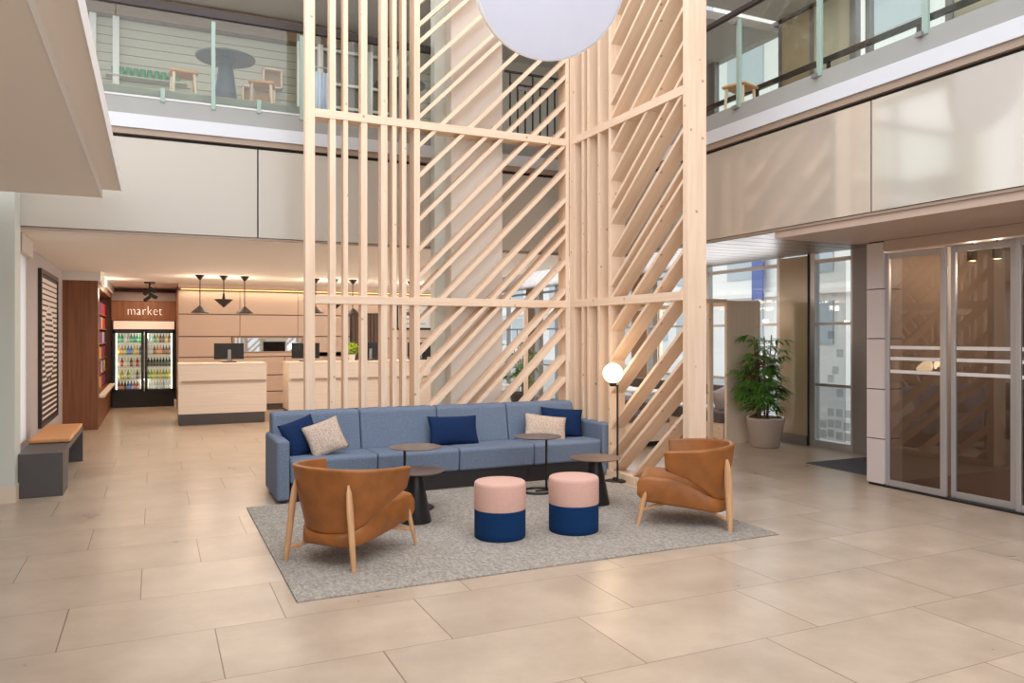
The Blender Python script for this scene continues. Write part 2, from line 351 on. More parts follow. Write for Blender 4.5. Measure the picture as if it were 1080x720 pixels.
# --- overhanging slab at the upper left
sl = sempty('ceiling_overhang', 'cream overhanging slab with stepped edge at the upper left', 'ceiling', (-4, 2, 2.93))
MB().box(-8, -0.463, -5.8, 8.4, 2.93, 3.01).build('underside', 'ceiling_paint', sl, world=True)
MB().box(-8, -0.30, -5.8, 8.4, 3.01, 3.16).build('step', 'ceiling_paint', sl, world=True)
MB().box(-0.463, -0.455, -5.8, 8.4, 2.925, 3.01).box(-0.30, -0.292, -5.8, 8.4, 3.005, 3.16).build('edge_trim', 'white_paint', sl, world=True)

# --- rear gallery edge: gloss panels, white strip, grey band
def band(a0, a1, along, face, joints, name, lab, sgn=1):
    root = sempty(name, lab, 'wall', (a0, face, 2.7) if along == 'X' else (face, a0, 2.7))
    def bx(mb, s0, s1, d0, d1, z0, z1):
        return mb.box(s0, s1, face + d0, face + d1, z0, z1) if along == 'X' else mb.box(face + d0, face + d1, s0, s1, z0, z1)
    cuts = [a0] + joints + [a1]
    for c0, c1 in zip(cuts, cuts[1:]):
        bx(MB(), c0 + 0.008, c1 - 0.008, 0, 0.03, 2.71, 3.70).build('panel', 'satin_panel' if along == 'X' else 'gloss_panel', root, world=True)
    bx(MB(), a0, a1, 0.03, 0.12, 2.69, 3.80).build('backing', 'dark_gap', root, world=True)
    bx(MB(), a0, a1, 0.01, 0.03, 2.68, 2.705).build('lower_trim', 'brown_lip', root, world=True)
    bx(MB(), a0, a1, -0.02, 0.12, 3.735, 3.80).build('lip', 'brown_lip', root, world=True)
    bx(MB(), a0, a1, -0.04, 0.12, 3.80, 3.945).build('white_strip', 'strip_paint', root, world=True)
    bx(MB(), a0, a1, 0.0, 0.12, 3.945, 4.14).build('upper_band', 'concrete_band', root, world=True)
    return root
band(-1.257, 5.8, 'X', BY, [1.056, 3.31], 'wall_gallery_edge_rear', 'cream glossy panelled gallery edge above the reception desks')
band(-5.8, 9.1, 'Y', FX, [-2.6, 1.2, 4.91], 'wall_gallery_edge_side', 'cream glossy panelled gallery edge above the sliding glass doors')

struct('trim_gallery_slab_rear', MB().box(-1.6, 8.75, BY + 0.121, 12.4, 2.82, 4.28), 'concrete_band', 'grey slab of the rear gallery behind its panelled edge', 'slab')
struct('trim_gallery_slab_side', MB().box(FX + 0.121, 8.75, -5.8, 9.2, 2.95, 4.13), 'concrete_band', 'grey slab of the side gallery behind its panelled edge', 'slab')
struct('ceiling_reception', MB().box(-1.6, 5.9, BY + 0.12, 22, 2.70, 2.82), 'ceiling_paint', 'white ceiling over the reception desks and pendants', 'ceiling')
# slatted metal soffit
mb = MB()
y = 6.15
while y < 22:
    mb.box(FX + 0.12 if y < 9.2 else 5.9, 8.75, y, y + 0.28, 2.80, 2.83); y += 0.30
struct('ceiling_soffit', mb, 'soffit_metal', 'shiny metal slat soffit in front of the street windows', 'ceiling')
struct('trim_soffit_backing', MB().box(FX + 0.12, 8.75, 6.1, 22, 2.84, 2.94), 'dark_gap', None, None); bpy.data.objects['trim_soffit_backing']['label'] = 'dark backing above the metal slat soffit'
bpy.data.objects['trim_soffit_backing']['category'] = 'ceiling'
struct('trim_door_bulkhead', MB().box(FX + 0.03, 7.0, -5.8, 6.12, 2.61, 2.70).box(FX + 0.121, 9.6, -5.8, 6.12, 2.70, 2.93), 'soffit_matt', 'flat brown soffit in front of the sliding doors', 'ceiling')

# --- upper walls and gallery ceilings
struct('wall_gallery_rear', MB().box(-1.6, 8.75, 12.0, 12.15, 4.28, 8.1), 'gallery_wall', 'pale rear wall of the upper gallery', 'wall')
mb = MB()
for k in range(14): mb.box(-1.45, 4.2, 11.965, 11.985, 4.30 + 0.12 * k, 4.30 + 0.12 * k + 0.112)
struct('trim_gallery_boards', mb, 'gallery_wall', 'horizontal pale boards along the rear gallery wall', 'cladding')
struct('trim_gallery_fascia', MB().box(-1.5, 2.75, 11.80, 11.96, 5.98, 6.28), wood('gallery fascia wood', (150, 126, 102), (120, 94, 70), 'X', knots=False), 'brown timber fascia along the rear gallery wall', 'fascia')
struct('ceiling_gallery_rear', MB().box(-1.6, 8.9, BY + 0.05, 12.0, 6.30, 6.42), 'ceil_dark', 'grey ceiling of the rear gallery', 'ceiling')
struct('ceiling_gallery_side', MB().box(FX + 0.05, 8.75, -5.8, BY, 6.45, 6.55), 'ceil_dark', 'grey ceiling of the side gallery', 'ceiling')
struct('wall_upper', MB().box(-1.6, 5.85, BY, BY + 0.05, 6.42, 8.1).box(FX, FX + 0.05, -5.8, BY + .05, 6.55, 8.1), 'white_paint', 'white upper atrium wall above both galleries', 'wall')
struct('wall_gallery_end', MB().box(-1.7, -1.6, 9.25, 12.1, 4.28, 4.6).box(-1.7, -1.6, 9.25, 12.1, 6.2, 6.3).box(-1.7, -1.6, 9.25, 9.4, 4.6, 6.2).box(-1.7, -1.6, 10.6, 10.7, 4.6, 6.2).box(-1.7, -1.6, 11.8, 12.1, 4.6, 6.2), 'gallery_wall', 'end wall of the rear gallery at far left', 'wall')
# white door frame and door in the left of the gallery
g = sempty('door_gallery', 'white framed door at the left end of the rear gallery', 'door', (-0.85, 11.9, 4.28))
MB().box(-0.80, -0.72, 11.86, 11.96, 4.28, 6.1).box(-0.52, -0.44, 11.86, 11.96, 4.28, 6.1).box(-0.8, -0.44, 11.86, 11.96, 6.0, 6.1).build('frame', 'white_paint', g, world=True)
MB().box(-1.3, -0.80, 11.90, 11.95, 4.28, 5.55).build('leaf', 'white_paint', g, world=True, bevel=0.004)

# --- left pillar, wall with picture, roller blind
struct('wall_pillar', MB().box(-1.60, -1.22, 8.75, 9.095, 0.16, 8.0), mat('pale green grey paint', (206, 210, 200), 0.6), 'pale grey green pillar at the far left beside the bench', 'wall')
struct('baseboard_pillar', MB().box(-1.60, -1.21, 8.74, 9.095, 0, 0.16), 'stone', 'beige stone skirting at the foot of the left pillar', 'skirting')
struct('wall_left_rear', MB().box(-1.55, -1.41, 9.095, 9.66, 0, 2.70).box(-1.55, -1.41, 10.34, 15.0, 0, 2.70).box(-1.55, -1.41, 9.66, 10.34, 0, 0.45).box(-1.55, -1.41, 9.66, 10.34, 2.5, 2.70), 'wall_grey', 'grey wall carrying the tall striped picture', 'wall')
struct('wall_side_closing', MB().box(-8, -1.6, 8.6, 8.75, 0, 2.93), 'white_paint', 'white wall under the overhanging slab left of the pillar', 'wall')
struct('wall_left_upper_closing', MB().box(-5.2, -1.25, 9.1, 9.2, 2.9, 3.7).box(-5.2, -1.25, 9.1, 9.2, 6.6, 8.1).box(-5.2, -4.9, 9.1, 9.2, 3.7, 6.6).box(-3.3, -3.1, 9.1, 9.2, 3.7, 6.6).box(-1.6, -1.25, 9.1, 9.2, 3.7, 6.6), 'white_paint', 'white upper wall left of the rear gallery', 'wall')
rb = thing('roller_blind', 'white roller blind hanging on the grey wall behind the bench', 'blind', (-1.34, 10.0, 0.5))
MB().box(-1.41, -1.27, 9.60, 10.40, 2.50, 2.70).build('housing', mat('blind housing', (206, 196, 186), 0.5), rb, world=True, bevel=0.008)
MB().box(-1.345, -1.335, 9.64, 10.36, 0.42, 2.52).build('fabric', M['blind'], rb, world=True)
MB().tube((-1.34, 9.64, 0.42), (-1.34, 10.36, 0.42), 0.014).build('bottom_rail', 'alu', rb, world=True)

# --- reception rear wall
rw = sempty('wall_reception', 'peach panelled wall behind the reception desks', 'wall', (0.45, 17.6, 0))
MB().box(0.45, 6.3, 17.62, 17.8, 0, 2.70).build('backing', mat('reception wall core', (120, 92, 76), 0.7), rw, world=True)
mb = MB()
xs = [0.45, 1.67, 2.89, 4.06]
for x0, x1 in zip(xs, xs[1:]):
    for z0, z1 in ((2.07, 2.56), (1.60, 2.06)): mb.box(x0 + 0.006, x1 - 0.006, 17.58, 17.62, z0 + 0.006, z1 - 0.006)
for x0, x1, z0, z1 in ((0.45, 1.50, 1.16, 1.59), (0.45, 1.50, 0.62, 1.15), (0.45, 1.5, 0.1, 0.61), (3.02, 4.06, 1.16, 1.59), (1.51, 4.06, 1.16, 1.25),
                       (1.51, 2.6, 0.76, 1.15), (1.51, 2.6, 0.40, 0.75), (1.51, 2.6, 0.12, 0.39), (2.61, 4.06, 0.76, 1.15), (2.61, 4.06, 0.12, 0.75)):
    mb.box(x0 + 0.006, x1 - 0.006, 17.58, 17.62, z0 + 0.006, z1 - 0.006)
mb.box(4.80, 6.3, 17.58, 17.62, 1.56, 2.56).box(4.80, 6.3, 17.58, 17.62, 0.1, 1.54).box(4.06, 4.8, 17.58, 17.62, 2.12, 2.56)
mb.build('panels', 'panel_peach', rw, world=True)
MB().box(0.45, 6.3, 17.40, 17.62, 2.62, 2.70).build('pelmet', 'panel_peach', rw, world=True)
MB().box(0.50, 6.2, 17.56, 17.60, 2.585, 2.60).build('cove_light', 'cove', rw, world=True)
MB().box(0.45, 6.3, 17.56, 17.62, 0, 0.1).build('skirting', 'charcoal', rw, world=True)
area('reception_cove_light', (3.3, 17.5, 2.57), (math.radians(-12), 0, 0), 5.6, 0.06, 12, (1, 0.80, 0.55))
# door
dr = sempty('door_1', 'dark brown slatted door in the reception wall', 'door', (4.43, 17.57, 0))
mb = MB()
for k in range(8): mb.box(4.09 + 0.086 * k, 4.09 + 0.086 * k + 0.074, 17.53, 17.57, 0, 2.10)
mb.build('leaf', 'brown_slat', dr, world=True)
MB().box(4.05, 4.08, 17.52, 17.58, 0, 2.13).box(4.78, 4.81, 17.52, 17.58, 0, 2.13).box(4.05, 4.81, 17.52, 17.58, 2.10, 2.13).build('frame', 'black', dr, world=True)
# wall from reception towards the windows and market alcove
struct('wall_reception_end', MB().box(6.3, 8.7, 20.0, 20.1, 0, 2.8).box(6.3, 6.42, 17.8, 20, 0, 2.8), 'white_paint', 'white wall at the far end beyond the reception', 'wall')
struct('wall_market', MB().box(-1.0, 0.6, 20.0, 20.15, 0, 2.7).box(0.45, 0.5, 17.8, 20, 0, 2.7), 'walnut_panel', 'dark brown wall around the market fridge', 'wall')

# --- big square column behind the screen
struct('wall_column', MB().box(3.243, 3.918, 8.76, 9.20, 0, 7.95), mat('column paint', (236, 230, 222), 0.55), 'broad cream column rising behind the timber screen', 'column')

struct('wall_pilaster', MB().box(3.10, 3.242, 8.95, 9.098, 0, 7.95), mat('pilaster paint', (222, 228, 220), 0.4), 'narrow pale strip pilaster on the left side of the broad column', 'column')
# --- right exterior wall with street windows
ew = sempty('wall_street', 'street side wall frame with grey metal mullions', 'wall', (8.75, 9, 0))
mb = MB()
for y0, y1 in ((7.66, 7.70), (8.34, 8.44), (9.03, 9.09), (10.72, 10.78), (12.5, 12.56), (13.05, 13.1), (14.8, 14.86), (16.3, 16.36), (17.4, 17.46), (19.1, 19.16), (21.9, 22.0)):
    mb.box(8.70, 8.80, y0, y1, 0.0, 2.80)
for z0, z1 in ((2.66, 2.71), (1.76, 1.80), (0.88, 0.92), (0.0, 0.10)):
    mb.box(8.71, 8.79, 7.66, 22, z0, z1)
mb.build('mullions', 'alu', ew, world=True)
MB().box(8.68, 8.90, 6.1, 7.65, 0, 2.8).build('pier', 'alu_dark', ew, world=True)
MB().box(8.70, 8.95, 12.56, 13.05, 0, 2.8).box(8.70, 8.95, 17.46, 17.95, 0, 2.8).build('piers', mat('brown pier', (150, 122, 100), 0.5), ew, world=True)
MB().box(8.69, 8.72, 8.46, 9.02, 0.14, 2.78).build('bronze_panel', 'glass_bronze', ew, world=True)
MB().box(8.66, 8.72, 8.46, 9.02, 0.0, 0.14).build('skirting', 'alu_dark', ew, world=True)
MB().box(8.68, 8.72, 8.44, 8.46, 0, 2.8).build('edge_strip', 'black', ew, world=True)
for i, (y0, y1) in enumerate(((7.66, 8.34), (9.09, 10.72), (10.78, 12.5), (13.1, 14.8), (14.86, 16.3), (16.36, 17.4), (17.95, 19.1), (19.16, 21.9))):
    tag(MB().box(8.745, 8.755, y0, y1, 0.1, 2.8).build('window_%d' % (i + 1), 'glass'), ['street window pane with frosted squares beside the bronze panel', 'street window pane behind the potted palm', 'street window pane beside the timber booth', 'street window pane behind the booth bench', 'street window pane beyond the booth', 'street window pane before the far pier', 'street window pane after the far pier', 'farthest street window pane'][i], 'window', kind='structure')
# frosted squares on pane
mb = MB()
sq = [(8.08, 1.62), (7.92, 1.36), (8.08, 1.0), (7.92, 0.80), (8.08, 0.52), (7.93, 0.52), (8.08, 0.36), (7.95, 0.36), (7.80, 0.34), (8.22, 0.34), (8.08, 0.22), (7.93, 0.2), (7.78, 0.2), (8.22, 0.2), (8.0, 1.12), (7.78, 0.52)]
for y, z in sq: mb.box(8.737, 8.742, y - 0.055, y + 0.055, z - 0.055, z + 0.055)
tag(mb.build('window_film', glass('frosted film', (0.80, 0.80, 0.80))), 'small frosted squares stuck on the narrow street window', 'window film', kind='structure')
tag(MB().box(8.742, 8.744, 7.66 + 0.16, 8.34, 0.12, 2.66).build('window_blind', glass('sheer film', (0.8, 0.8, 0.79), 0.0)), 'sheer film over the narrow street window', 'window film', kind='structure')
# --- pillar cladding and sliding doors on the right (plane X = 7.05)
pc = sempty('wall_pillar_right', 'white clad pillar left of the sliding glass doors', 'wall', (7.06, 5.9, 0))
MB().box(7.04, 7.30, 5.80, 5.99, 0.0, 2.62).build('core', 'dark_gap', pc, world=True)
for z0, z1 in ((0.03, 0.50), (0.51, 1.03), (1.04, 1.57), (1.58, 2.10), (2.11, 2.60)):
    MB().box(7.02, 7.31, 5.79, 6.00, z0, z1).build('cladding_panel', 'clad', pc, world=True, bevel=0.003)
struct('trim_door_header', MB().box(7.02, 7.16, -5.8, 5.78, 2.50, 2.61), 'soffit_matt', 'brown metal header above the sliding doors', 'header')
def slide_door(n, y1, y0, dx, lab):
    r = sempty('door_%d' % n, lab, 'door', (7.05 + dx, (y0 + y1) / 2, 0)); X0, X1 = 7.05 + dx, 7.085 + dx
    fw = 0.06
    MB().box(X0, X1, y0, y0 + fw, 0.02, 2.48).box(X0, X1, y1 - 0.045, y1, 0.02, 2.48).box(X0, X1, y0 + fw, y1 - .05, 2.42, 2.48).box(X0, X1, y0 + fw, y1 - .05, 0.02, 0.085).build('frame', 'alu', r, world=True, bevel=0.004)
    MB().box(X0 + 0.02, X0 + 0.03, y0 + fw, y1 - 0.05, 0.085, 2.42).build('glass', 'glass_tint', r, world=True)
    for z in (1.483, 1.367, 1.231): MB().box(X0 + 0.012, X0 + 0.019, y0 + fw, y1 - 0.05, z - 0.017, z + 0.017).build('stripe', 'white_stripe', r, world=True)
slide_door(2, 5.79, 5.10, 0.0, 'fixed tinted glass door leaf next to the white pillar')
slide_door(3, 5.08, 4.44, 0.05, 'middle tinted glass sliding door leaf')
slide_door(4, 4.42, 3.3, 0.0, 'tinted glass door leaf at the right edge of the picture')
slide_door(5, 3.28, 2.2, 0.0, 'tinted glass door leaf just outside the right edge')
struct('wall_right', MB().box(7.05, 7.2, -5.8, 2.18, 0, 2.6), 'clad', 'white wall beyond the sliding doors outside the frame', 'wall')
struct('trim_door_track', MB().box(7.03, 7.20, 2.2, 5.79, 0.0, 0.02), 'black', 'black floor track of the sliding doors', 'track')
# vestibule
struct('wall_vestibule', MB().box(9.5, 9.6, -1, 6.1, 0, 2.7).box(7.31, 9.6, 5.9, 6.0, 0, 2.7), 'vest_wall', 'brown wall inside the entrance vestibule', 'wall')
struct('floor_vestibule', MB().box(7.2, 9.5, 0, 5.9, 0.0, 0.012), 'vest_floor', 'reddish brown matting inside the vestibule', 'floor')
struct('ceiling_vestibule', MB().box(7.2, 9.5, 0, 5.9, 2.62, 2.69), 'charcoal', 'dark ceiling inside the vestibule', 'ceiling')
for i, (x, y) in enumerate(((7.9, 5.41), (7.9, 5.14), (8.7, 4.9))):
    s_ = thing('ceiling_spotlight', ['lit black spotlight seen through the middle glass door', 'black spotlight near the edge of the middle glass door', 'black spotlight deeper in the vestibule'][i], 'lamp', (x, y, 2.62), 0, 'vestibule spotlights')
    MB().tube((0, 0, 0), (0, 0, -0.10), 0.008).build('stem', 'black', s_)
    MB().lathe([(0.02, 0), (0.045, -0.02), (0.05, -0.13), (0.045, -0.13), (0.03, -0.1)], (0, 0, -0.09), 16).build('shade', 'black', s_)
    MB().lathe([(0.035, 0), (0.03, -0.012)], (0, 0, -0.205), 14).build('bulb', 'bulb', s_)
    point('vestibule_spot_light', (x, y, 2.36), 7, (1, 0.8, 0.6), 0.04)

point('vestibule_warm_light', (8.3, 4.4, 2.3), 30, (1, 0.90, 0.80), 0.15)
tag(MB().box(7.44, 8.50, 6.25, 7.28, 0.0, 0.012).build('door_mat', 'door_mat', bevel=0.004), 'charcoal entrance mat on the floor behind the white pillar', 'mat')

# --- upper side gallery outer wall with windows
gw = sempty('wall_gallery_side', 'outer wall of the side gallery with windows and a bronze panel', 'wall', (8.75, 6, 4.13))
mb = MB()
for y0, y1 in ((10.55, 10.7), (8.98, 9.06), (8.37, 8.44), (7.62, 7.72), (7.40, 7.46), (6.2, 6.3), (4.5, 4.6), (2.5, 2.6)):
    mb.box(8.70, 8.80, y0, y1, 4.13, 6.45)
mb.box(8.7, 8.8, -5.8, 12, 6.38, 6.45).box(8.7, 8.8, -5.8, 12, 4.13, 4.3)
mb.build('mullions', 'alu_dark', gw, world=True)
MB().box(8.70, 8.76, 8.44, 8.98, 4.13, 6.4).build('bronze_panel', 'glass_bronze', gw, world=True)
MB().box(8.72, 8.78, 7.72, 8.37, 4.13, 6.4).box(8.72, 8.78, 4.6, 6.2, 4.13, 6.4).box(8.72, 8.78, -5.8, 2.5, 4.13, 6.4).build('cream_panel', mat('cream panel', (206, 198, 176), 0.5), gw, world=True)
MB().box(8.7, 8.8, 10.7, 12.0, 4.13, 6.45).build('end_wall', 'wall_grey', gw, world=True)
for i, (y0, y1) in enumerate(((9.06, 10.55), (6.3, 7.40))):
    o = tag(MB().box(8.745, 8.755, y0, y1, 4.3, 6.38).build('window_%d' % (20 + i), 'glass'), ['upper gallery window beside the bronze panel', 'upper gallery window right of the cream panel'][i], 'window', kind='structure')
# ================================================================== OUTDOORS
struct('floor_outdoor', MB().box(8.95, 60, -20, 70, -0.35, -0.12), 'paving', 'pale street paving outside the windows', 'ground')
def building(name, label, x, y0, y1, h, m, rows, cols, wm='facade_glass', banner=None, lam=False):
    b = thing(name, label, 'building', (x, (y0 + y1) / 2, -0.12))
    MB().box(x, x + 4, y0, y1, -0.12, h).build('wall', m, b, world=True)
    L = (y1 - y0) / cols; H = (h - 1) / rows
    for i in range(cols):
        for j in range(rows):
            f = MB().box(x - 0.06, x + 0.02, y0 + L * (i + 0.2), y0 + L * (i + 0.8), 0.8 + H * (j + 0.2), 0.8 + H * (j + 0.8)).build('window', wm, b, world=True)
        MB()
    for j in range(rows):
        MB().box(x - 0.25, x + 0.02, y0, y1, 0.8 + H * (j + 0.9), 0.8 + H * (j + 0.97)).build('ledge', 'facade', b, world=True)
    if banner:
        MB().box(x - 0.35, x - 0.28, banner[0], banner[1], banner[2], banner[3]).build('banner', 'facade_blue', b, world=True)
    return b
building('street_building', 'white building with a blue banner across the street', 22, 16, 30, 14, 'facade', 5, 4, banner=(23.4, 24.0, 3.0, 6.5))
building('street_building', 'grey low building seen through the narrow window', 18, 8, 15.4, 9, 'facade_grey', 3, 3)
building('street_building', 'tall pale building far up the street', 26, 31, 60, 20, 'facade', 7, 9)
building('street_building', 'pale building opposite the entrance', 20, -8, 7.5, 12, 'facade', 4, 5)
ob_ = thing('street_bench', 'dark street bench on the paving outside the narrow window', 'bench', (12.5, 10.15, -0.12))
MB().box(-0.25, 0.25, -0.6, 0.6, 0.42, 0.47).build('seat', 'charcoal', ob_)
for y in (-0.5, 0.5): MB().box(-0.2, 0.2, y - 0.03, y + 0.03, 0, 0.42).build('leg', 'black', ob_)
MB().box(0.2, 0.25, -0.6, 0.6, 0.5, 0.85).build('backrest', 'charcoal', ob_)
# ================================================================== TIMBER SCREEN
PX, PY, ZT = 4.71, 8.48, 6.2
DEP = 0.20
scr = thing('timber_screen', 'tall pale timber screen of upright and diagonal slats behind the blue sofa', 'screen', (PX, PY, 0))
# rear panel (plane Y = 8.48)
pan = MB().box(1.472, 1.575, PY, PY + 0.11, 0, ZT).box(4.665, 4.71, PY, PY + DEP, 0, ZT).box(1.575, 4.665, PY, PY + DEP, 0, 0.09).build('panel', 'pine_z', scr, world=True, bevel=0.002)
for x0, x1 in ((1.736, 1.800), (1.885, 1.935), (2.081, 2.150), (2.306, 2.380), (2.437, 2.487), (2.550, 2.600), (2.695, 2.762)):
    MB().box(x0, x1, PY + 0.002, PY + 0.13 if x0 < 2.6 else PY + DEP, 0.09, ZT).build('slat', 'pine_z', pan, world=True, bevel=0.002)
for z in (2.0, 4.02):
    MB().box(1.575, 4.68, PY - 0.006, PY + DEP, z - 0.045, z + 0.045).build('crossbar', 'pine_x', pan, world=True, bevel=0.002)
def clip_bar(parent, s0, s1, z_at_s0, slope, zlo, zhi, mk):
    # diagonal z = z_at_s0 + slope*(s-s0) clipped to zlo..zhi
    a, b = s0, s1; za = z_at_s0; zb = z_at_s0 + slope * (s1 - s0)
    if za < zlo: a = s0 + (zlo - za) / slope; za = zlo
    if zb > zhi: b = s0 + (zhi - z_at_s0) / slope; zb = zhi
    if b - a > 0.08: mk(a, za, b, zb)
wdt = 0.042
def slanted(mb, mid, ang, axis, parent, m):
    rot = Matrix.Rotation(-ang, 4, axis); T = Matrix.Translation(mid)
    bmesh.ops.transform(mb.bm, matrix=(T @ rot).inverted(), verts=mb.bm.verts[:])
    o = mb.build('slat', m, parent); o.location = Vector(mid) - scr.location; o.rotation_euler = (-ang, 0, 0) if axis == 'X' else (0, -ang, 0)
    return o
def mkL(a, za, b, zb):
    h = wdt / math.cos(math.atan2(zb - za, b - a)) / 2
    slanted(MB().prism([(a, za - h), (b, zb - h), (b, zb + h), (a, za + h)], 'Y', PY + 0.008, PY + DEP - 0.01), ((a + b) / 2, PY + 0.1, (za + zb) / 2), math.atan2(zb - za, b - a), 'Y', pan, 'pine_x')
for c in (3.3, 3.0, 2.68, 2.42, 2.22, 1.88, 1.53, 1.36, 1.03, 0.68, 0.39, 0.18, -0.16, -0.47, -0.67, -1.0, -1.36, -1.63, -1.81, -2.14, -2.5, -2.68, -3.0, -3.33, -3.6, -3.95, -4.3):
    clip_bar(pan, 2.762, 4.665, 2.762 + c, 1.0, 0.12, ZT, mkL)
# side panel (plane X = 4.71)
pan2 = MB().box(PX, PX + 0.22, 6.10, 6.185, 0, ZT).box(PX + 0.0, PX + DEP, 8.34, 8.47, 0, ZT).box(PX, PX + DEP, 6.185, 8.34, 0, 0.075).build('panel', 'pine_z', scr, world=True, bevel=0.002)
for y in (8.15, 8.02, 7.775, 7.54):
    MB().box(PX + 0.002, PX + DEP, y - 0.022, y + 0.022, 0.075, ZT).build('slat', 'pine_z', pan2, world=True, bevel=0.002)
for z in (2.0, 4.02):
    MB().box(PX - 0.006, PX + DEP, 6.185, 8.42, z - 0.045, z + 0.045).build('crossbar', 'pine_y', pan2, world=True, bevel=0.002)
def mkR(a, za, b, zb):
    h = 0.034 / math.cos(math.atan2(zb - za, b - a)) / 2
    # s runs from 7.52 towards the camera
    slanted(MB().prism([(7.52 - a, za - h), (7.52 - b, zb - h), (7.52 - b, zb + h), (7.52 - a, za + h)], 'X', PX + 0.008, PX + DEP - 0.01), (PX + 0.1, 7.52 - (a + b) / 2, (za + zb) / 2), math.atan2(zb - za, b - a), 'X', pan2, 'pine_y')
for zl in (6.0, 5.65, 5.3, 4.95, 4.61, 4.26, 4.09, 3.73, 3.39, 3.08, 2.90, 2.53, 2.18, 2.03, 1.68, 1.34, 0.97, 0.57, 0.27, 0.06, -0.28, -0.60, -0.9):
    clip_bar(pan2, 0.0, 7.52 - 6.185, zl, 0.83, 0.09, ZT, mkR)

# ================================================================== SEATING GROUP
tag(MB().box(0.775, 4.57, 4.75, 7.56, 0.0, 0.012).build('rug', 'rug', bevel=0.004), 'large grey woven rug under the lounge furniture', 'rug')
bpy.data.objects['rug'].data.name = 'rug'

# --- sofa
sf = thing('sofa', 'long steel blue sofa of four sections in front of the timber screen', 'sofa', (2.92, 7.98, 0))
Y0, Y1 = 7.60, 8.44
for x0, x1 in ((1.05, 1.175), (4.66, 4.785)):
    MB().box(x0, x1, Y0 - 0.01, Y1 - 0.02, 0.025, 0.605).build('armrest', 'sofa', sf, world=True, bevel=0.03)
xs = [1.178, 2.04, 2.92, 3.80, 4.657]
for x0, x1 in zip(xs, xs[1:]):
    o = MB().prism([(Y0 + 0.03, 0.18), (Y0 + 0.01, 0.40), (Y0 + 0.05, 0.42), (8.24, 0.40), (8.24, 0.18)], 'X', x0 + 0.003, x1 - 0.003).build('seat', 'sofa', sf, world=True, bevel=0.022)
xb = [1.09, 2.00, 2.87, 3.73, 4.62]
for x0, x1 in zip(xb, xb[1:]):
    MB().prism([(8.13, 0.40), (8.22, 0.80), (8.27, 0.815), (8.42, 0.815), (8.44, 0.78), (8.44, 0.18), (8.25, 0.18)], 'X', x0 + 0.003, x1 - 0.003).build('backrest', 'sofa', sf, world=True, bevel=0.025)
MB().box(1.20, 4.64, 7.655, 8.40, 0.0, 0.18).build('plinth', 'black_matt', sf, world=True)
sk = MB().box(3.73, 3.86, 7.645, 7.657, 0.07, 0.14).build('power_socket', 'black', sf, world=True)

def pillow(name, label, m, loc, sx, sz, th, rot, group=None, pointy=0.06):
    def side(s):
        def f(u, v):
            a = u * 2 - 1; b = v * 2 - 1
            # pinched edges, pointed corners
            px = sx / 2 * a * (1 - pointy * (1 - abs(b) ** 2) * abs(a)); pz = sz / 2 * b * (1 - pointy * (1 - abs(a) ** 2) * abs(b))
            t = th / 2 * (max(0, 1 - a ** 2) ** 0.45) * (max(0, 1 - b ** 2) ** 0.45)
            wr = 0.004 * math.sin(9 * a + 5 * b) * (1 - a * a) * (1 - b * b)
            return (px, s * (t + wr * (s > 0)), pz)
        return f
    mb = MB().grid(side(1), 18, 14).grid(side(-1), 18, 14)
    bmesh.ops.remove_doubles(mb.bm, verts=mb.bm.verts[:], dist=0.0005)
    o = mb.build(name, m, None, smooth=True)
    o.location = loc; o.rotation_euler = rot
    return tag(o, label, 'cushion', group)
R_ = math.radians
pillow('cushion', 'navy cushion leaning in the left corner of the blue sofa behind a beige one', 'navy', (1.345, 7.98, 0.58), 0.40, 0.38, 0.14, (R_(-18), R_(-14), R_(24)))
pillow('cushion', 'speckled beige cushion leaning on a navy one at the left end of the sofa', 'beige_fab', (1.56, 7.86, 0.58), 0.38, 0.36, 0.13, (R_(-26), R_(-17), R_(4)))
pillow('cushion', 'navy cushion alone in the middle of the blue sofa', 'navy', (3.00, 8.03, 0.56), 0.58, 0.33, 0.14, (R_(-20), R_(1), R_(0)))
pillow('cushion', 'knitted beige oblong cushion at the right end of the blue sofa', 'beige_fab', (4.10, 7.94, 0.545), 0.52, 0.30, 0.12, (R_(-20), R_(8), R_(-8)))
pillow('cushion', 'navy cushion behind the beige one at the right end of the sofa', 'navy', (4.38, 8.07, 0.58), 0.52, 0.34, 0.13, (R_(-14), R_(5), R_(-12)))

# --- poufs
def pouf(name, label, loc):
    p = thing(name, label, 'pouf', loc, 0, 'two tone poufs')
    MB().lathe([(0.196, 0.0), (0.203, 0.008), (0.204, 0.05), (0.204, 0.228)], n=48).build('base_cover', 'pouf_navy', p)
    MB().lathe([(0.204, 0.228), (0.206, 0.24), (0.206, 0.415), (0.202, 0.435), (0.19, 0.444), (0.1, 0.452), (0.0, 0.455)], n=48, cap=False).build('top_cover', 'pouf_pink', p)
    for c in kids(p): smooth_angle(c, 50)
    return p
pouf('pouf', 'left pink and navy round pouf beside the other one', (2.49, 5.61, 0.012))
pouf('pouf', 'right pink and navy round pouf close to the cone table', (3.12, 5.54, 0.012))

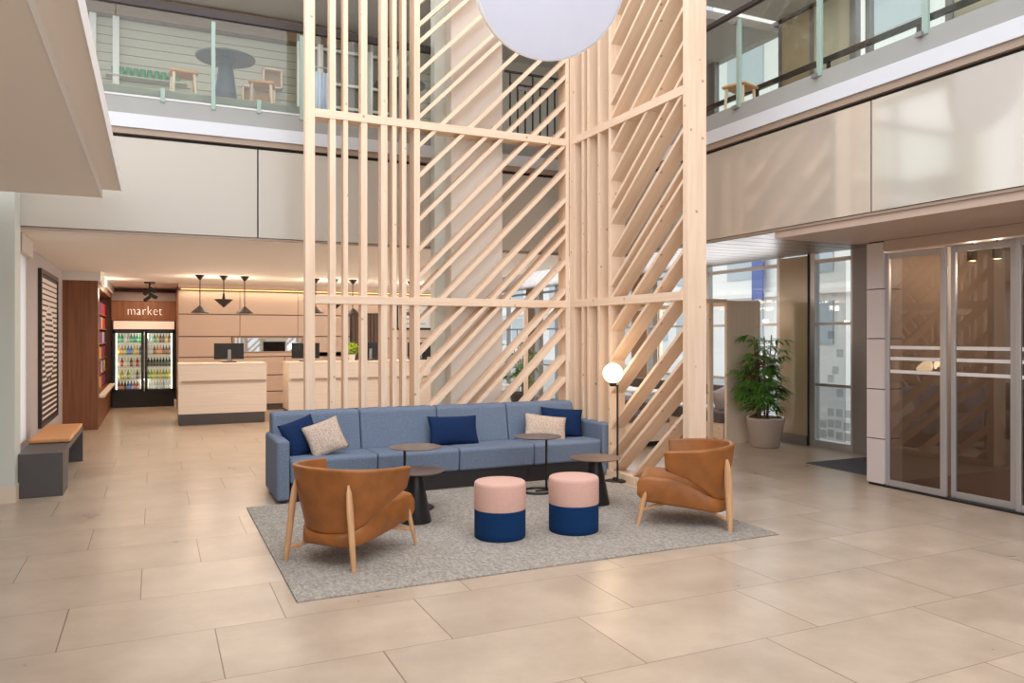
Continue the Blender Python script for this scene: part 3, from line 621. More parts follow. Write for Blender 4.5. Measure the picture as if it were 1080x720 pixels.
# --- tables
def cone_table(label, loc, top='table_top'):
    t = thing('side_table', label, 'table', loc, 0)
    MB().lathe([(0.0, 0.428), (0.23, 0.428), (0.245, 0.434), (0.245, 0.439), (0.0, 0.440)], n=48, cap=False).build('table_top', top, t, smooth=False)
    MB().lathe([(0.135, 0.0), (0.137, 0.006), (0.06, 0.40), (0.055, 0.428)], n=40).build('pedestal', 'black', t)
    for c in kids(t): smooth_angle(c, 30)
    return t
def U(x, d):   # world point at image column x and depth d (measured once, kept as numbers below)
    return None
cone_table('black cone table behind the left leather armchair', (2.03, 6.36, 0.012))
cone_table('black cone table between the right pouf and the lamp', (3.80, 6.33, 0.012))
def ring_table(label, loc):
    t = thing('side_table', label, 'table', loc, 0)
    MB().lathe([(0.0, 0.560), (0.235, 0.560), (0.245, 0.564), (0.245, 0.568), (0.0, 0.569)], n=48, cap=False).build('table_top', 'table_top', t)
    MB().tube((0.10, 0.0, 0.01), (0.10, 0.0, 0.56), 0.0125, n=12).build('pole', 'black', t)
    MB().lathe([(0.125, 0.0), (0.17, 0.0), (0.172, 0.012), (0.165, 0.018), (0.130, 0.018), (0.125, 0.0)], n=48, cap=False).box(-0.02, 0.16, -0.012, 0.012, 0.002, 0.014).build('ring_base', 'black', t)
    for c in kids(t): smooth_angle(c, 30)
    return t
ring_table('tall slim black table on a ring base near the right end of the sofa', (3.555, 7.06, 0.012))
rt2 = ring_table('tall slim dark table in front of the sofa behind the left armchair', (2.19, 6.86, 0.012)); rt2.rotation_euler = (0, 0, PI * 0.95)

# --- armchairs
def armchair(label, loc, rz):
    a = thing('armchair', label, 'armchair', loc, rz, 'leather armchairs')
    # seat: lofted rounded sections along y
    TOP = [(-0.37, 0.20), (-0.345, 0.222), (-0.3, 0.232), (-0.2, 0.285), (-0.07, 0.36), (0.1, 0.405), (0.3, 0.42), (0.345, 0.41), (0.38, 0.36)]
    def sec(y):
        t = (y + 0.37) / 0.75
        for (ya, za), (yb, zb_) in zip(TOP, TOP[1:]):
            if ya - 1e-6 <= y <= yb + 1e-6: zt = za + (zb_ - za) * (y - ya) / (yb - ya)
        zb = 0.115 + 0.085 * t + 0.04 * max(0, 1 - t / 0.12) ** 2 + 0.05 * max(0, (t - 0.9) / 0.1) ** 2
        hw = 0.285 if y > 0.0 else max(0.05, 0.285 * (1 - abs(y / 0.385) ** 2.7) ** 0.42)
        return hw, zt, zb
    ny, nc = 40, 28; ring = []
    mb = MB()
    for i in range(ny + 1):
        y = -0.37 + 0.75 * i / ny; hw, zt, zb = sec(y); rr = []
        for k in range(nc):
            th = 2 * PI * k / nc; e = 0.24
            cx_, sz_ = math.cos(th), math.sin(th)
            x = hw * math.copysign(abs(cx_) ** e, cx_); z = (zt + zb) / 2 + (zt - zb) / 2 * math.copysign(abs(sz_) ** e, sz_)
            rr.append(mb.bm.verts.new((x, y, z)))
        ring.append(rr)
    for p_, q_ in zip(ring, ring[1:]):
        for k in range(nc): mb.bm.faces.new((p_[k], p_[(k + 1) % nc], q_[(k + 1) % nc], q_[k]))
    mb.bm.faces.new(ring[0]); mb.bm.faces.new(ring[-1][::-1])
    smooth_angle(mb.build('seat', 'leather', a), 60)
    # wrap-around back shell
    def pt(u, v, off=0.0):
        s = u * 2 - 1; au = abs(s)
        k = max(0, (au - 0.30) / 0.70); k = k * k * (3 - 2 * k) * 0.55 + k * 0.45
        zl = 0.225 + 0.265 * k; zt = 0.685 - 0.035 * au ** 2
        z = zl + (zt - zl) * v
        g = min(1, max(0, (z - 0.20) / 0.48))
        A = 0.262 + 0.128 * g ** 0.9 + off; Bb = 0.335 + 0.075 * g + off
        ph = s * math.radians(104)
        return (A * math.copysign(abs(math.sin(ph)) ** 0.9, math.sin(ph)), 0.03 - Bb * math.copysign(abs(math.cos(ph)) ** 0.88, math.cos(ph)), z)
    mb = MB().grid(lambda u, v: pt(u, v), 40, 12)
    sh = mb.build('back_shell', 'leather', a, smooth=True)
    md = sh.modifiers.new('solid', 'SOLIDIFY'); md.thickness = 0.042; md.offset = -1 if False else 1
    md2 = sh.modifiers.new('bevel', 'BEVEL'); md2.width = 0.014; md2.segments = 3; md2.limit_method = 'ANGLE'; md2.angle_limit = math.radians(50)
    for s in (-1, 1):
        # rear leg with pointed top, flat oak section
        def leg(p, q, w0, d0, w1, d1, pointed):
            p, q = Vector(p), Vector(q); mb = MB(); levels = [(0, 0.75, 0.75), (0.12, 0.9, .9), (0.7, 1, 1), (0.9, 0.75, 0.8), (1, 0.1, 0.3)] if pointed else [(0, 0.75, 0.75), (0.5, 0.9, 0.9), (1, 1, 1)]
            prev = None
            for t, a_, b_ in levels:
                c = p.lerp(q, t); ww = (w0 + (w1 - w0) * t) * a_ / 2; dd = (d0 + (d1 - d0) * t) * b_ / 2
                r_ = [mb.bm.verts.new((c.x + math.cos(2 * PI * i / 12) * ww, c.y + math.sin(2 * PI * i / 12) * dd, c.z)) for i in range(12)]
                if prev:
                    for i in range(12): mb.bm.faces.new((prev[i], prev[(i + 1) % 12], r_[(i + 1) % 12], r_[i]))
                else: mb.bm.faces.new(r_[::-1])
                prev = r_
            mb.bm.faces.new(prev)
            return smooth_angle(mb.build('leg', 'oak', a), 50)
        leg((s * 0.30, -0.375, 0), (s * 0.235, -0.350, 0.575), 0.036, 0.050, 0.042, 0.066, True)
        leg((s * 0.30, 0.375, 0), (s * 0.262, 0.30, 0.33), 0.030, 0.036, 0.038, 0.056, False)
        MB().beam((s * 0.292, -0.365, 0.085), (s * 0.01, -0.02, 0.19), 0.022, 0.028).beam((s * 0.292, 0.36, 0.13), (s * 0.01, 0.02, 0.19), 0.022, 0.028).build('stretcher', 'oak', a, bevel=0.006)
    return a
armchair('cognac leather armchair with oak legs at the left of the rug', (1.325, 5.64, 0.012), math.atan2(0.62, 0.78) - PI / 2)
armchair('cognac leather armchair with oak legs at the right edge of the rug', (4.15, 5.43, 0.012), PI / 2 - math.atan2(0.63, 0.78))

# --- globe floor lamp
fl = thing('floor_lamp', 'slim black floor lamp with a glowing globe beside the sofa', 'lamp', (4.60, 7.24, 0))
MB().lathe([(0.0, 0), (0.115, 0), (0.118, 0.012), (0.1, 0.02), (0.03, 0.024), (0.025, 0.05), (0.0, 0.05)], n=36, cap=False).build('base', 'black', fl)
MB().tube((0.03, 0, 0.02), (0.03, 0, 1.06), 0.011).build('pole', 'black', fl)
MB().tube((0.041, 0, 1.058), (-0.06, 0, 1.058), 0.009).lathe([(0.035, 1.06), (0.045, 1.085), (0.03, 1.10)], (-0.03, 0, 0), 20).build('arm', 'black', fl)
bmx = MB(); bmesh.ops.create_uvsphere(bmx.bm, u_segments=32, v_segments=20, radius=0.108, matrix=Matrix.Translation((-0.03, 0, 1.195)))
bmx.build('globe', 'globe', fl, smooth=True)
point('globe_light', (4.40, 7.10, 1.21), 4, (1, 0.75, 0.48), 0.1)

# --- big stretched fabric disc lamp above
dl = thing('disc_lamp', 'big round white fabric disc lamp hanging above the seating', 'lamp', (2.985, 5.67, 4.585))
DN = Vector((-0.10, -1.0, -0.42)).normalized()
rotm = DN.to_track_quat('Z', 'Y').to_matrix().to_4x4()
mb = MB().lathe([(0.0, 0.035), (0.30, 0.034), (0.60, 0.030), (0.655, 0.026)], n=96, cap=False); bmesh.ops.transform(mb.bm, matrix=rotm, verts=mb.bm.verts[:])
o = mb.build('fabric_disc', 'disc', dl, smooth=True)
mb = MB().lathe([(0.655, 0.03), (0.668, 0.025), (0.668, -0.05), (0.655, -0.055), (0.0, -0.055)], n=96, cap=False); bmesh.ops.transform(mb.bm, matrix=rotm, verts=mb.bm.verts[:])
smooth_angle(mb.build('rim', 'white_paint', dl), 40)
for dx in (-0.4, 0.4): MB().tube((dx, 0.1, 0.4), (dx * 0.6, 0.2, 3.33), 0.004).build('cable', 'black', dl)

# ================================================================== LEFT SIDE
bn = thing('bench', 'charcoal block bench against the left wall below the striped picture', 'bench', (-1.04, 10.1, 0))
MB().prism([(8.93, 0), (8.93, 0.435), (11.35, 0.435), (11.35, 0), (11.28, 0), (11.28, 0.385), (9.55, 0.385), (9.40, 0.0)], 'X', -1.235, -0.835).build('body', 'charcoal', bn, world=True, bevel=0.004)
tag(MB().box(-1.235, -0.84, 9.75, 11.33, 0.437, 0.485).build('bench_pad', 'leather_tan', bevel=0.015), 'tan leather pad lying on the charcoal bench', 'cushion')
ap = thing('wall_picture', 'tall narrow picture of black and white stripes on the grey left wall', 'picture', (-1.39, 12.9, 1.45))
MB().box(-1.41, -1.385, 12.05, 13.90, 0.43, 2.45).build('board', mat('picture brown black', (58, 44, 40), 0.6), ap, world=True)
MB().box(-1.41, -1.365, 11.98, 12.05, 0.37, 2.51).box(-1.41, -1.365, 13.90, 13.97, 0.37, 2.51).box(-1.41, -1.365, 12.05, 13.9, 2.45, 2.51).box(-1.41, -1.365, 12.05, 13.9, 0.37, 0.43).build('frame', mat('picture frame', (48, 38, 36), 0.5), ap, world=True)
mb = MB(); n = 26
for k in range(n):
    z = 0.46 + (2.42 - 0.46) * k / n; f = k / n; th = 0.025 + 0.030 * f
    rad = max(0, 1 - ((f - 0.50) / 0.27) ** 2) ** 0.5 * 0.55
    slant = 0.02 * math.sin(f * 9)
    for (ya, yb, sh) in ((12.08, 12.95 - rad, 0), (12.95 - rad, 12.95 + rad, 0.036), (12.95 + rad, 13.88, 0)):
        if yb - ya > 0.03: mb.prism([(ya, z + sh), (yb, z + sh + slant * (sh > 0)), (yb, z + sh + th + slant * (sh > 0)), (ya, z + sh + th)], 'X', -1.385, -1.381)
mb.build('stripes', mat('picture pale stripes', (226, 212, 204), 0.6), ap, world=True)

cb = thing('market_cabinet', 'tall brown wood cabinet with snack display on its side', 'cabinet', (-1.1, 17, 0))
MB().box(-1.41, -0.88, 15.0, 15.35, 0, 2.55).box(-1.41, -0.88, 15.35, 19.9, 0, 0.55).box(-1.41, -0.88, 15.35, 19.9, 2.45, 2.55).box(-1.41, -1.36, 15.35, 19.9, 0.55, 2.45).box(-1.36, -0.88, 19.6, 19.9, 0.55, 2.45).build('body', 'walnut_panel', cb, world=True)
for z in (0.85, 1.15, 1.45, 1.75, 2.05): MB().box(-1.36, -0.98, 15.35, 19.6, z - 0.01, z + 0.01).build('shelf', mat('cabinet shelf', (160, 120, 90), 0.5), cb, world=True)
MB().box(-0.90, -0.80, 15.35, 19.3, 0.52, 0.56).build('counter_ledge', 'pale_laminate', cb, world=True, bevel=0.004)
struct('trim_cabinet_soffit', MB().box(-1.41, -0.84, 14.97, 20, 2.55, 2.70), 'white_paint', 'white soffit on top of the brown market cabinet', 'soffit')
point('snack_display_light', (-0.75, 16.6, 2.4), 8, WARM, 0.1)
packm = [mat('snack pack %d' % i, c, 0.5) for i, c in enumerate(((110, 70, 150), (196, 40, 60), (230, 190, 60), (90, 90, 180), (220, 210, 200), (150, 60, 110)))]
pk = [None] * 6; names = ['purple', 'red', 'yellow', 'blue violet', 'cream', 'magenta']
rows = ['bottom', 'second', 'third', 'fourth', 'fifth', 'top']
zs = [0.56, 0.86, 1.16, 1.46, 1.76, 2.06]
for r_ in range(6):
    for k in range(8):
        y = 15.62 + k * 0.5; c = (k * 5 + r_ * 3 + (k > 3) * (r_ > 2)) % 6
        if r_ > 3 and k > 5: c = 1
        lab = '%s snack box on the %s shelf of the market cabinet, %s from the front' % (names[c], rows[r_], ['first', 'second', 'third', 'fourth', 'fifth', 'sixth', 'seventh', 'eighth'][k])
        if pk[c] is None:
            o = MB().box(-0.09, 0.09, -0.17, 0.17, 0, 0.23).build('snack_box', packm[c], bevel=0.006); pk[c] = o
        else:
            o = pk[c].copy(); C.objects.link(o)
        o.location = (-1.08, y, zs[r_]); tag(o, lab, 'snack box', 'snack boxes in the market cabinet')

# --- fridge
fr = thing('drinks_fridge', 'black two door drinks fridge with lit shelves under the market sign', 'fridge', (-0.2, 19.5, 0))
FX0, FX1, FY = -0.86, 0.44, 19.35
MB().box(FX0, FX1, FY, 19.98, 0, 0.36).box(FX0, FX1, FY, 19.98, 1.72, 1.95).box(FX0, FX0 + 0.06, FY, 19.98, 0.36, 1.72).box(FX1 - 0.06, FX1, FY, 19.98, 0.36, 1.72).box(FX0, FX1, 19.92, 19.98, 0.36, 1.72).build('body', 'black', fr, world=True)
MB().box(FX0 + 0.065, FX1 - 0.065, 19.90, 19.915, 0.37, 1.71).box(FX0 + 0.06, FX1 - 0.06, FY + .05, 19.9, 0.36, 0.37).build('lining', 'fridge_in', fr, world=True)
MB().box(FX0 + 0.03, FX1 - 0.03, FY - 0.02, FY, 1.76, 1.94).build('light_strip', 'sign_strip', fr, world=True)
for z in (0.37, 0.62, 0.90, 1.17, 1.44):
    MB().box(FX0 + 0.062, FX1 - 0.062, FY + 0.06, 19.90, z, z + 0.012).box(FX0 + .062, FX1 - .062, FY + 0.05, FY + 0.06, z - 0.008, z + 0.022).build('shelf', 'white_paint', fr, world=True)
for x in (FX0 + 0.085, FX1 - 0.085): MB().tube((x, FY + 0.05, 0.4), (x, FY + 0.05, 1.70), 0.012).build('light_tube', 'fridge_light', fr, world=True)
mid = (FX0 + FX1) / 2
for x0, x1 in ((FX0 + 0.01, mid - 0.005), (mid + 0.005, FX1 - 0.01)):
    d = MB().box(x0, x0 + 0.06, FY - 0.04, FY, 0.36, 1.73).box(x1 - 0.06, x1, FY - 0.04, FY, 0.36, 1.73).box(x0, x1, FY - 0.04, FY, 0.36, 0.41).box(x0, x1, FY - 0.04, FY, 1.67, 1.73).build('door', 'black', fr, world=True)
    MB().box(x0 + 0.06, x1 - 0.06, FY - 0.025, FY - 0.015, 0.41, 1.67).build('glass', 'glass', d, world=True)
    hx = x1 - 0.03 if x0 < mid - 0.3 else x0 + 0.03
    MB().box(hx - 0.01, hx + 0.01, FY - 0.07, FY - 0.04, 0.8, 1.3).build('handle', 'charcoal', d, world=True)
point('fridge_lamp', (mid, FY + 0.03, 1.68), 3, (1, 0.93, 0.78), 0.05); point('fridge_lamp', (mid, FY + 0.03, 0.6), 2, (1, 0.93, 0.78), 0.05)
MB().box(FX0, FX1, FY - 0.005, FY, 0.02, 0.33).build('grille', 'black_matt', fr, world=True)
bcol = [('green', (40, 140, 80)), ('clear', (226, 232, 226)), ('yellow', (232, 190, 40)), ('brown', (110, 56, 24)), ('dark', (24, 34, 22)), ('blue', (50, 90, 180)), ('red', (180, 50, 40)), ('lime', (150, 180, 60)), ('orange', (230, 120, 40))]
bm_ = {n_: mat('bottle ' + n_, c_, 0.2) for n_, c_ in bcol}
plan = {(4, 0): ['green', 'green', 'clear', 'clear', 'green', 'green', 'green', 'green'], (4, 1): ['clear', 'clear', 'green', 'yellow', 'brown', 'brown', 'yellow', 'brown'],
        (3, 0): ['yellow', 'orange', 'lime', 'blue', 'blue', 'yellow', 'yellow', 'blue'], (3, 1): ['clear', 'clear', 'brown', 'orange', 'orange', 'brown', 'brown', 'brown'],
        (2, 0): ['clear', 'red', 'clear', 'clear', 'brown', 'clear', 'red', 'clear'], (2, 1): ['dark'] * 8,
        (1, 0): ['clear', 'yellow', 'clear', 'lime', 'clear', 'clear', 'brown', 'clear'], (1, 1): ['lime', 'lime', 'yellow', 'lime', 'yellow', 'lime', 'lime', 'yellow'],
        (0, 0): ['brown', 'red', 'dark', 'blue', 'blue', 'red', 'brown', 'clear'], (0, 1): ['clear'] * 8}
pb = {}
ordn = ['first', 'second', 'third', 'fourth', 'fifth', 'sixth', 'seventh', 'eighth']
sh_n = ['bottom', 'second lowest', 'middle', 'second highest', 'top']; zsh = [0.382, 0.632, 0.912, 1.182, 1.452]
for (s_, d_), cols in plan.items():
    x0 = FX0 + 0.135 if d_ == 0 else mid + 0.085
    for k, cn in enumerate(cols):
        if cn not in pb:
            b_ = MB().lathe([(0.027, 0), (0.029, 0.01), (0.029, 0.12), (0.022, 0.155), (0.012, 0.175), (0.011, 0.205)], n=12).build('bottle', bm_[cn]); smooth_angle(b_, 50)
            MB().lathe([(0.013, 0.205), (0.013, 0.222)], n=10).build('cap', 'white_stripe', b_)
            MB().lathe([(0.0295, 0.04), (0.0295, 0.10)], n=12, cap=False).build('paper_label', mat('bottle label ' + cn, tuple(min(255, c + 90) for c in dict(bcol)[cn]), 0.6), b_)
            pb[cn] = b_; o = b_
        else:
            o = pb[cn].copy(); C.objects.link(o)
            for ch in kids(pb[cn]): c2 = ch.copy(); C.objects.link(c2); c2.parent = o
        o.location = (x0 + k * 0.062, FY + 0.12 + 0.02 * (k % 2), zsh[s_])
        tag(o, '%s bottle, %s from the left on the %s shelf behind the %s fridge door' % (cn, ordn[k], sh_n[s_], ('left', 'right')[d_]), 'bottle', 'bottles in the drinks fridge')
sg = thing('market_sign', 'brown sign board reading market above the drinks fridge', 'sign', (-0.2, 19.42, 2.17))
MB().box(-0.875, 0.445, 19.40, 19.98, 1.955, 2.40).build('board', 'walnut_panel', sg, world=True)
cu = bpy.data.curves.new('lettering', 'FONT'); cu.body = 'market'; cu.size = 0.30; cu.extrude = 0.004; cu.align_x = 'CENTER'; cu.align_y = 'CENTER'; cu.space_character = 1.06; cu.offset = -0.0075
tmp_ = bpy.data.objects.new('lettering_curve', cu); C.objects.link(tmp_); bpy.context.view_layer.update()
me_ = bpy.data.meshes.new_from_object(tmp_.evaluated_get(bpy.context.evaluated_depsgraph_get())); bpy.data.objects.remove(tmp_)
to = bpy.data.objects.new('lettering', me_); C.objects.link(to); to.parent = sg; to.location = (0.0, -0.03, 0.0); to.rotation_euler = (PI / 2, 0, 0); to.scale = (0.8, 1, 1); me_.materials.clear(); me_.materials.append(M['letter'])
struct('trim_market_header', MB().box(-0.88, 0.45, 19.5, 19.98, 2.41, 2.60), 'wall_grey', 'grey header above the market sign', 'header')
# skirting blocks either side of the fridge
for x in (-0.93, 0.435): struct('trim_block', MB().box(x - 0.03, x + 0.02, 19.0, 19.3, 0, 0.16), 'white_paint', 'small white block at the foot of the %s fridge side' % ('left' if x < 0 else 'right'), 'block')
# track spot cluster
ts = thing('track_spotlight', 'black cluster of ceiling spotlights in front of the market sign', 'lamp', (-0.09, 17.3, 2.70))
MB().tube((0, 0, 0), (0, 0, -0.16), 0.02).box(-0.10, 0.10, -0.03, 0.03, -0.03, 0).build('stem', 'black', ts)
for k, (dx, dz, a_) in enumerate(((0.06, -0.15, 0.9), (-0.05, -0.2, 2.3), (0.07, -0.27, 0.6), (-0.02, -0.33, 2.8))):
    MB().tube((0, 0, dz + 0.03), (dx + 0.07 * math.cos(a_), -0.06, dz - 0.05), 0.035, 0.042, n=14).build('spot_head', 'black', ts)

# ================================================================== RECEPTION
def desk(label, x0, x1, y0=15.0, depth=0.75):
    d = thing('reception_desk', label, 'desk', ((x0 + x1) / 2, y0, 0), 0, 'reception desks')
    MB().box(x0, x1, y0, y0 + depth, 0.80, 1.085).box(x0, x1, y0 + 0.025, y0 + depth, 0.2, 0.80).build('body', 'pale_laminate', d, world=True)
    MB().box(x0, x1, y0 - 0.01, y0 + depth, 1.085, 1.11).build('counter_top', 'pale_laminate', d, world=True, bevel=0.003)
    MB().box(x0 + 0.05, x1 - 0.02, y0 - 0.012, y0 + 0.024, 0.765, 0.797).build('ledge', mat('desk ledge strip', (176, 152, 132), 0.5), d, world=True)  # thin ledge, a darker tone than the desk body
    MB().box(x0 + 0.01, x1 - 0.03, y0 + 0.02, y0 + depth - 0.02, 0, 0.2).build('kick_plate', 'charcoal', d, world=True)
    return d
desk('reception desk nearest to the drinks fridge, left of the screen', 0.385, 1.90)
desk('long reception desk seen through the upright slats', 2.30, 4.08)
desk('right hand reception desk next to the broad column', 4.20, 5.60)
def monitor(label, x, y, rz):
    m_ = thing('monitor', label, 'monitor', (x, y, 1.11), rz, 'desk monitors')
    MB().box(-0.265, 0.265, -0.012, 0.02, 0.06, 0.36).build('display', 'screen_glass', m_, bevel=0.006)
    MB().box(-0.03, 0.03, -0.04, -0.012, 0.02, 0.24).build('stand', 'alu_dark', m_, bevel=0.004)
    MB().box(-0.12, 0.12, -0.10, 0.08, 0.0, 0.018).build('foot', 'black', m_, bevel=0.004)
    return m_
monitor('black monitor on the left reception desk', 1.27, 15.4, R_(4))
monitor('black monitor behind the tallest left post of the screen', 2.68, 15.4, R_(-3))
monitor('black monitor on the right hand reception desk', 5.02, 15.4, R_(-8))
monitor('dim grey monitor beside the lime green plant', 3.98, 15.5, R_(10))
# plant on desk
dp = thing('desk_plant', 'small lime green leafy plant in a white pot on the long desk', 'plant', (3.55, 15.25, 1.11))
MB().lathe([(0.05, 0), (0.075, 0.13), (0.068, 0.13), (0.0, 0.12)], n=20, cap=False).build('pot', 'pot_white', dp)
mb = MB(); rnd = random.Random(3)
for k in range(170):
    th = rnd.uniform(0, 2 * PI); ph = rnd.uniform(-0.5, 1.4); r0 = 0.15 * rnd.uniform(0.6, 1.05)
    c = Vector((math.cos(th) * math.cos(ph) * r0, math.sin(th) * math.cos(ph) * r0, 0.21 + math.sin(ph) * r0)); s_ = 0.035
    u = Vector((rnd.uniform(-1, 1), rnd.uniform(-1, 1), rnd.uniform(-1, 1))).normalized() * s_; v_ = u.cross(Vector((rnd.uniform(-1, 1), rnd.uniform(-1, 1), 1))).normalized() * s_ * 0.6
    vs = [mb.bm.verts.new(c + q) for q in (u, v_, -u, -v_)]; mb.bm.faces.new(vs)
mb.build('foliage', 'leaf_lime', dp)
# pendants
def pendant(x, label, inv, dz):
    p = thing('pendant_lamp', label, 'lamp', (x, 15.0, 2.70), 0, 'copper cone pendants over the desks')
    MB().lathe([(0.085, 0), (0.08, -0.012), (0.015, -0.085), (0.0, -0.09)], n=24, cap=False).build('ceiling_cone', 'copper', p)
    MB().tube((0, 0, -0.08), (0, 0, -dz + 0.12), 0.009).build('rod', 'copper', p)
    if inv: MB().lathe([(0.0, -dz - 0.14), (0.155, -dz + 0.0), (0.16, -dz + 0.012), (0.0, -dz + 0.02)], n=28, cap=False).lathe([(0.03, -dz + .02), (0.018, -dz + 0.12)], n=14).build('shade', 'copper', p)
    else:
        MB().lathe([(0.017, -dz + 0.13), (0.15, -dz + 0.012), (0.155, -dz), (0.145, -dz + 0.003), (0.012, -dz + 0.12)], n=28, cap=False).build('shade', 'copper', p)
        MB().lathe([(0.0, -dz + 0.012), (0.10, -dz + 0.012), (0.10, -dz + 0.018), (0, -dz + .018)], n=20, cap=False).build('bulb', 'bulb', p)
        point('pendant_light', (x, 15.0, 2.70 - dz - 0.02), 8, WARM, 0.08)
    return p
for x, inv, dz, lab in ((0.744, 0, 0.68, 'cone pendant closest to the drinks fridge'), (1.146, 1, 0.44, 'upturned cone pendant over the left desk'), (1.507, 0, 0.68, 'cone pendant at the right of the three over the left desk'),
                        (2.80, 0, 0.66, 'cone pendant over the long desk next to the thick left post'), (3.16, 1, 0.46, 'upturned cone pendant over the long desk'), (3.512, 0, 0.68, 'cone pendant above the lime green plant'),
                        (4.70, 0, 0.68, 'cone pendant in front of the framed white board'), (5.19, 1, 0.46, 'upturned cone pendant above the right hand desk')):
    pendant(x, lab, inv, dz)
    point('pendant_uplight', (x, 15.28, 2.40), 8, WARM, 0.15)
# niche with mirror
nm = thing('wall_mirror', 'narrow landscape mirror in the peach reception wall', 'mirror', (2.24, 17.6, 1.42))
MB().box(1.56, 2.98, 17.585, 17.60, 1.27, 1.56).build('mirror_glass', 'mirror', nm, world=True)
MB().box(1.52, 3.01, 17.56, 17.60, 1.25, 1.27).box(1.52, 3.01, 17.56, 17.6, 1.56, 1.58).box(1.52, 1.56, 17.56, 17.6, 1.27, 1.56).box(2.98, 3.01, 17.56, 17.6, 1.27, 1.56).build('frame', mat('mirror frame', (180, 150, 128), 0.4), nm, world=True)
# board
wb = thing('framed_board', 'white board in a dark frame on the wall right of the brown door', 'board', (5.55, 17.55, 2.0))
MB().box(5.18, 5.98, 17.55, 17.57, 1.80, 2.33).build('surface', 'board', wb, world=True)
MB().box(5.14, 6.02, 17.53, 17.575, 1.75, 1.80).box(5.14, 6.02, 17.53, 17.575, 2.33, 2.38).box(5.14, 5.18, 17.53, 17.575, 1.8, 2.33).box(5.98, 6.02, 17.53, 17.575, 1.8, 2.33).build('frame', 'black', wb, world=True)
mb = MB()
for k, (a_, b_) in enumerate(((5.25, 5.6), (5.5, 5.9), (5.3, 5.75), (5.28, 5.85))): mb.box(a_, b_, 17.546, 17.55, 2.22 - k * 0.11, 2.235 - k * 0.11)
mb.build('markings', mat('board grey lines', (140, 138, 138), 0.6), wb, world=True)
dc = thing('office_chair', 'black office chair behind the right hand desk', 'chair', (5.3, 16.2, 0))
MB().box(-0.24, 0.24, -0.24, 0.24, 0.46, 0.54).build('seat', 'black_matt', dc, bevel=0.03)
MB().box(-0.22, 0.22, 0.2, 0.26, 0.62, 1.28).build('backrest', 'black_matt', dc, bevel=0.03)
mb = MB().tube((0, 0, 0.08), (0, 0, 0.46), 0.03).tube((0, .2, .5), (0, .24, .7), 0.02)
for k in range(5): mb.tube((0, 0, 0.09), (0.26 * math.cos(k * 1.257), 0.26 * math.sin(k * 1.257), 0.03), 0.018)
mb.build('base', 'black', dc)

# ================================================================== BOOTH BEHIND THE SCREEN
bt = thing('booth', 'pale timber booth frame with a high side panel beside the potted palm', 'booth', (7.9, 10.5, 0))
MB().box(7.71, 8.35, 9.07, 9.12, 0, 2.13).build('side_panel', wood('pine board', (232, 212, 190), (200, 168, 138), 'Z', scale=0.5, amt=0.25), bt, world=True)
MB().box(6.3, 7.71, 9.07, 9.12, 2.09, 2.15).build('top_rail', 'pine_x', bt, world=True)
MB().box(8.30, 8.36, 9.12, 13.0, 2.08, 2.15).build('top_rail', 'pine_y', bt, world=True)
for x, y in ((7.42, 9.09), (8.33, 10.2), (8.33, 11.6), (8.33, 12.97), (6.3, 9.09), (8.33, 9.6), (7.5, 13.0), (6.3, 13.0)): MB().box(x - 0.035, x + 0.035, y - 0.025, y + 0.025, 0 if x > 8 or y > 10 else 2.12 - 2.1 * (x > 7), 2.12).build('post', 'pine_z', bt, world=True)
MB().box(7.70, 8.32, 9.15, 12.9, 0.06, 0.30).build('bench_base', 'pine_y', bt, world=True)
MB().box(7.72, 8.3, 9.2, 12.85, 0, 0.06).build('kick_plate', 'black_matt', bt, world=True)
MB().box(7.66, 8.32, 9.15, 11.0, 0.30, 0.46).box(7.66, 8.32, 11.02, 12.9, 0.30, 0.46).build('seat_cushion', 'dark_fab', bt, world=True, bevel=0.02)
MB().box(8.16, 8.26, 9.15, 11.0, 0.66, 0.82).box(8.16, 8.26, 11.02, 12.9, 0.66, 0.82).build('back_cushion', 'dark_fab', bt, world=True, bevel=0.02)
MB().box(7.655, 7.70, 9.55, 9.75, 0.16, 0.25).build('socket_plate', 'alu_dark', bt, world=True)
pillow('cushion', 'grey knitted cushion on the booth bench beside the potted palm', 'grey_fab', (7.93, 9.46, 0.63), 0.36, 0.34, 0.15, (R_(-14), R_(-12), R_(14)))
tag(MB().box(7.70, 8.1, 9.75, 10.6, 0.462, 0.50).build('folded_blanket', mat('white blanket', (236, 232, 230), 0.9), bevel=0.015), 'folded white blanket on the booth bench behind the screen post', 'blanket')
b2 = thing('booth_bench', 'low dark slatted bench seen through the diagonal slats', 'bench', (6.7, 10.6, 0))
MB().box(6.30, 6.85, 9.3, 12.2, 0.34, 0.46).build('seat', 'dark_fab', b2, world=True, bevel=0.015)
MB().box(6.33, 6.82, 9.3, 12.2, 0.08, 0.33).build('base', 'pine_y', b2, world=True)
MB().box(6.40, 6.75, 9.4, 12.1, 0, 0.08).build('plinth', 'black_matt', b2, world=True)
t3 = thing('booth_table', 'pale table between the booth benches', 'table', (7.2, 10.7, 0))
MB().box(-0.28, 0.28, -0.6, 0.6, 0.70, 0.73).build('table_top', 'white_paint', t3, bevel=0.006)
MB().tube((0, 0, 0.02), (0, 0, 0.70), 0.03).lathe([(0.22, 0), (0.22, 0.015), (0.03, 0.03)], n=24).build('pedestal', 'black', t3)
# glass jar on table
jr = thing('glass_jar', 'clear glass jar on the booth table', 'jar', (7.1, 11.0, 0.73))
MB().lathe([(0.045, 0.002), (0.05, 0.12), (0.03, 0.16), (0.03, 0.18)], n=16, cap=False).build('body', 'glass', jr, smooth=True)

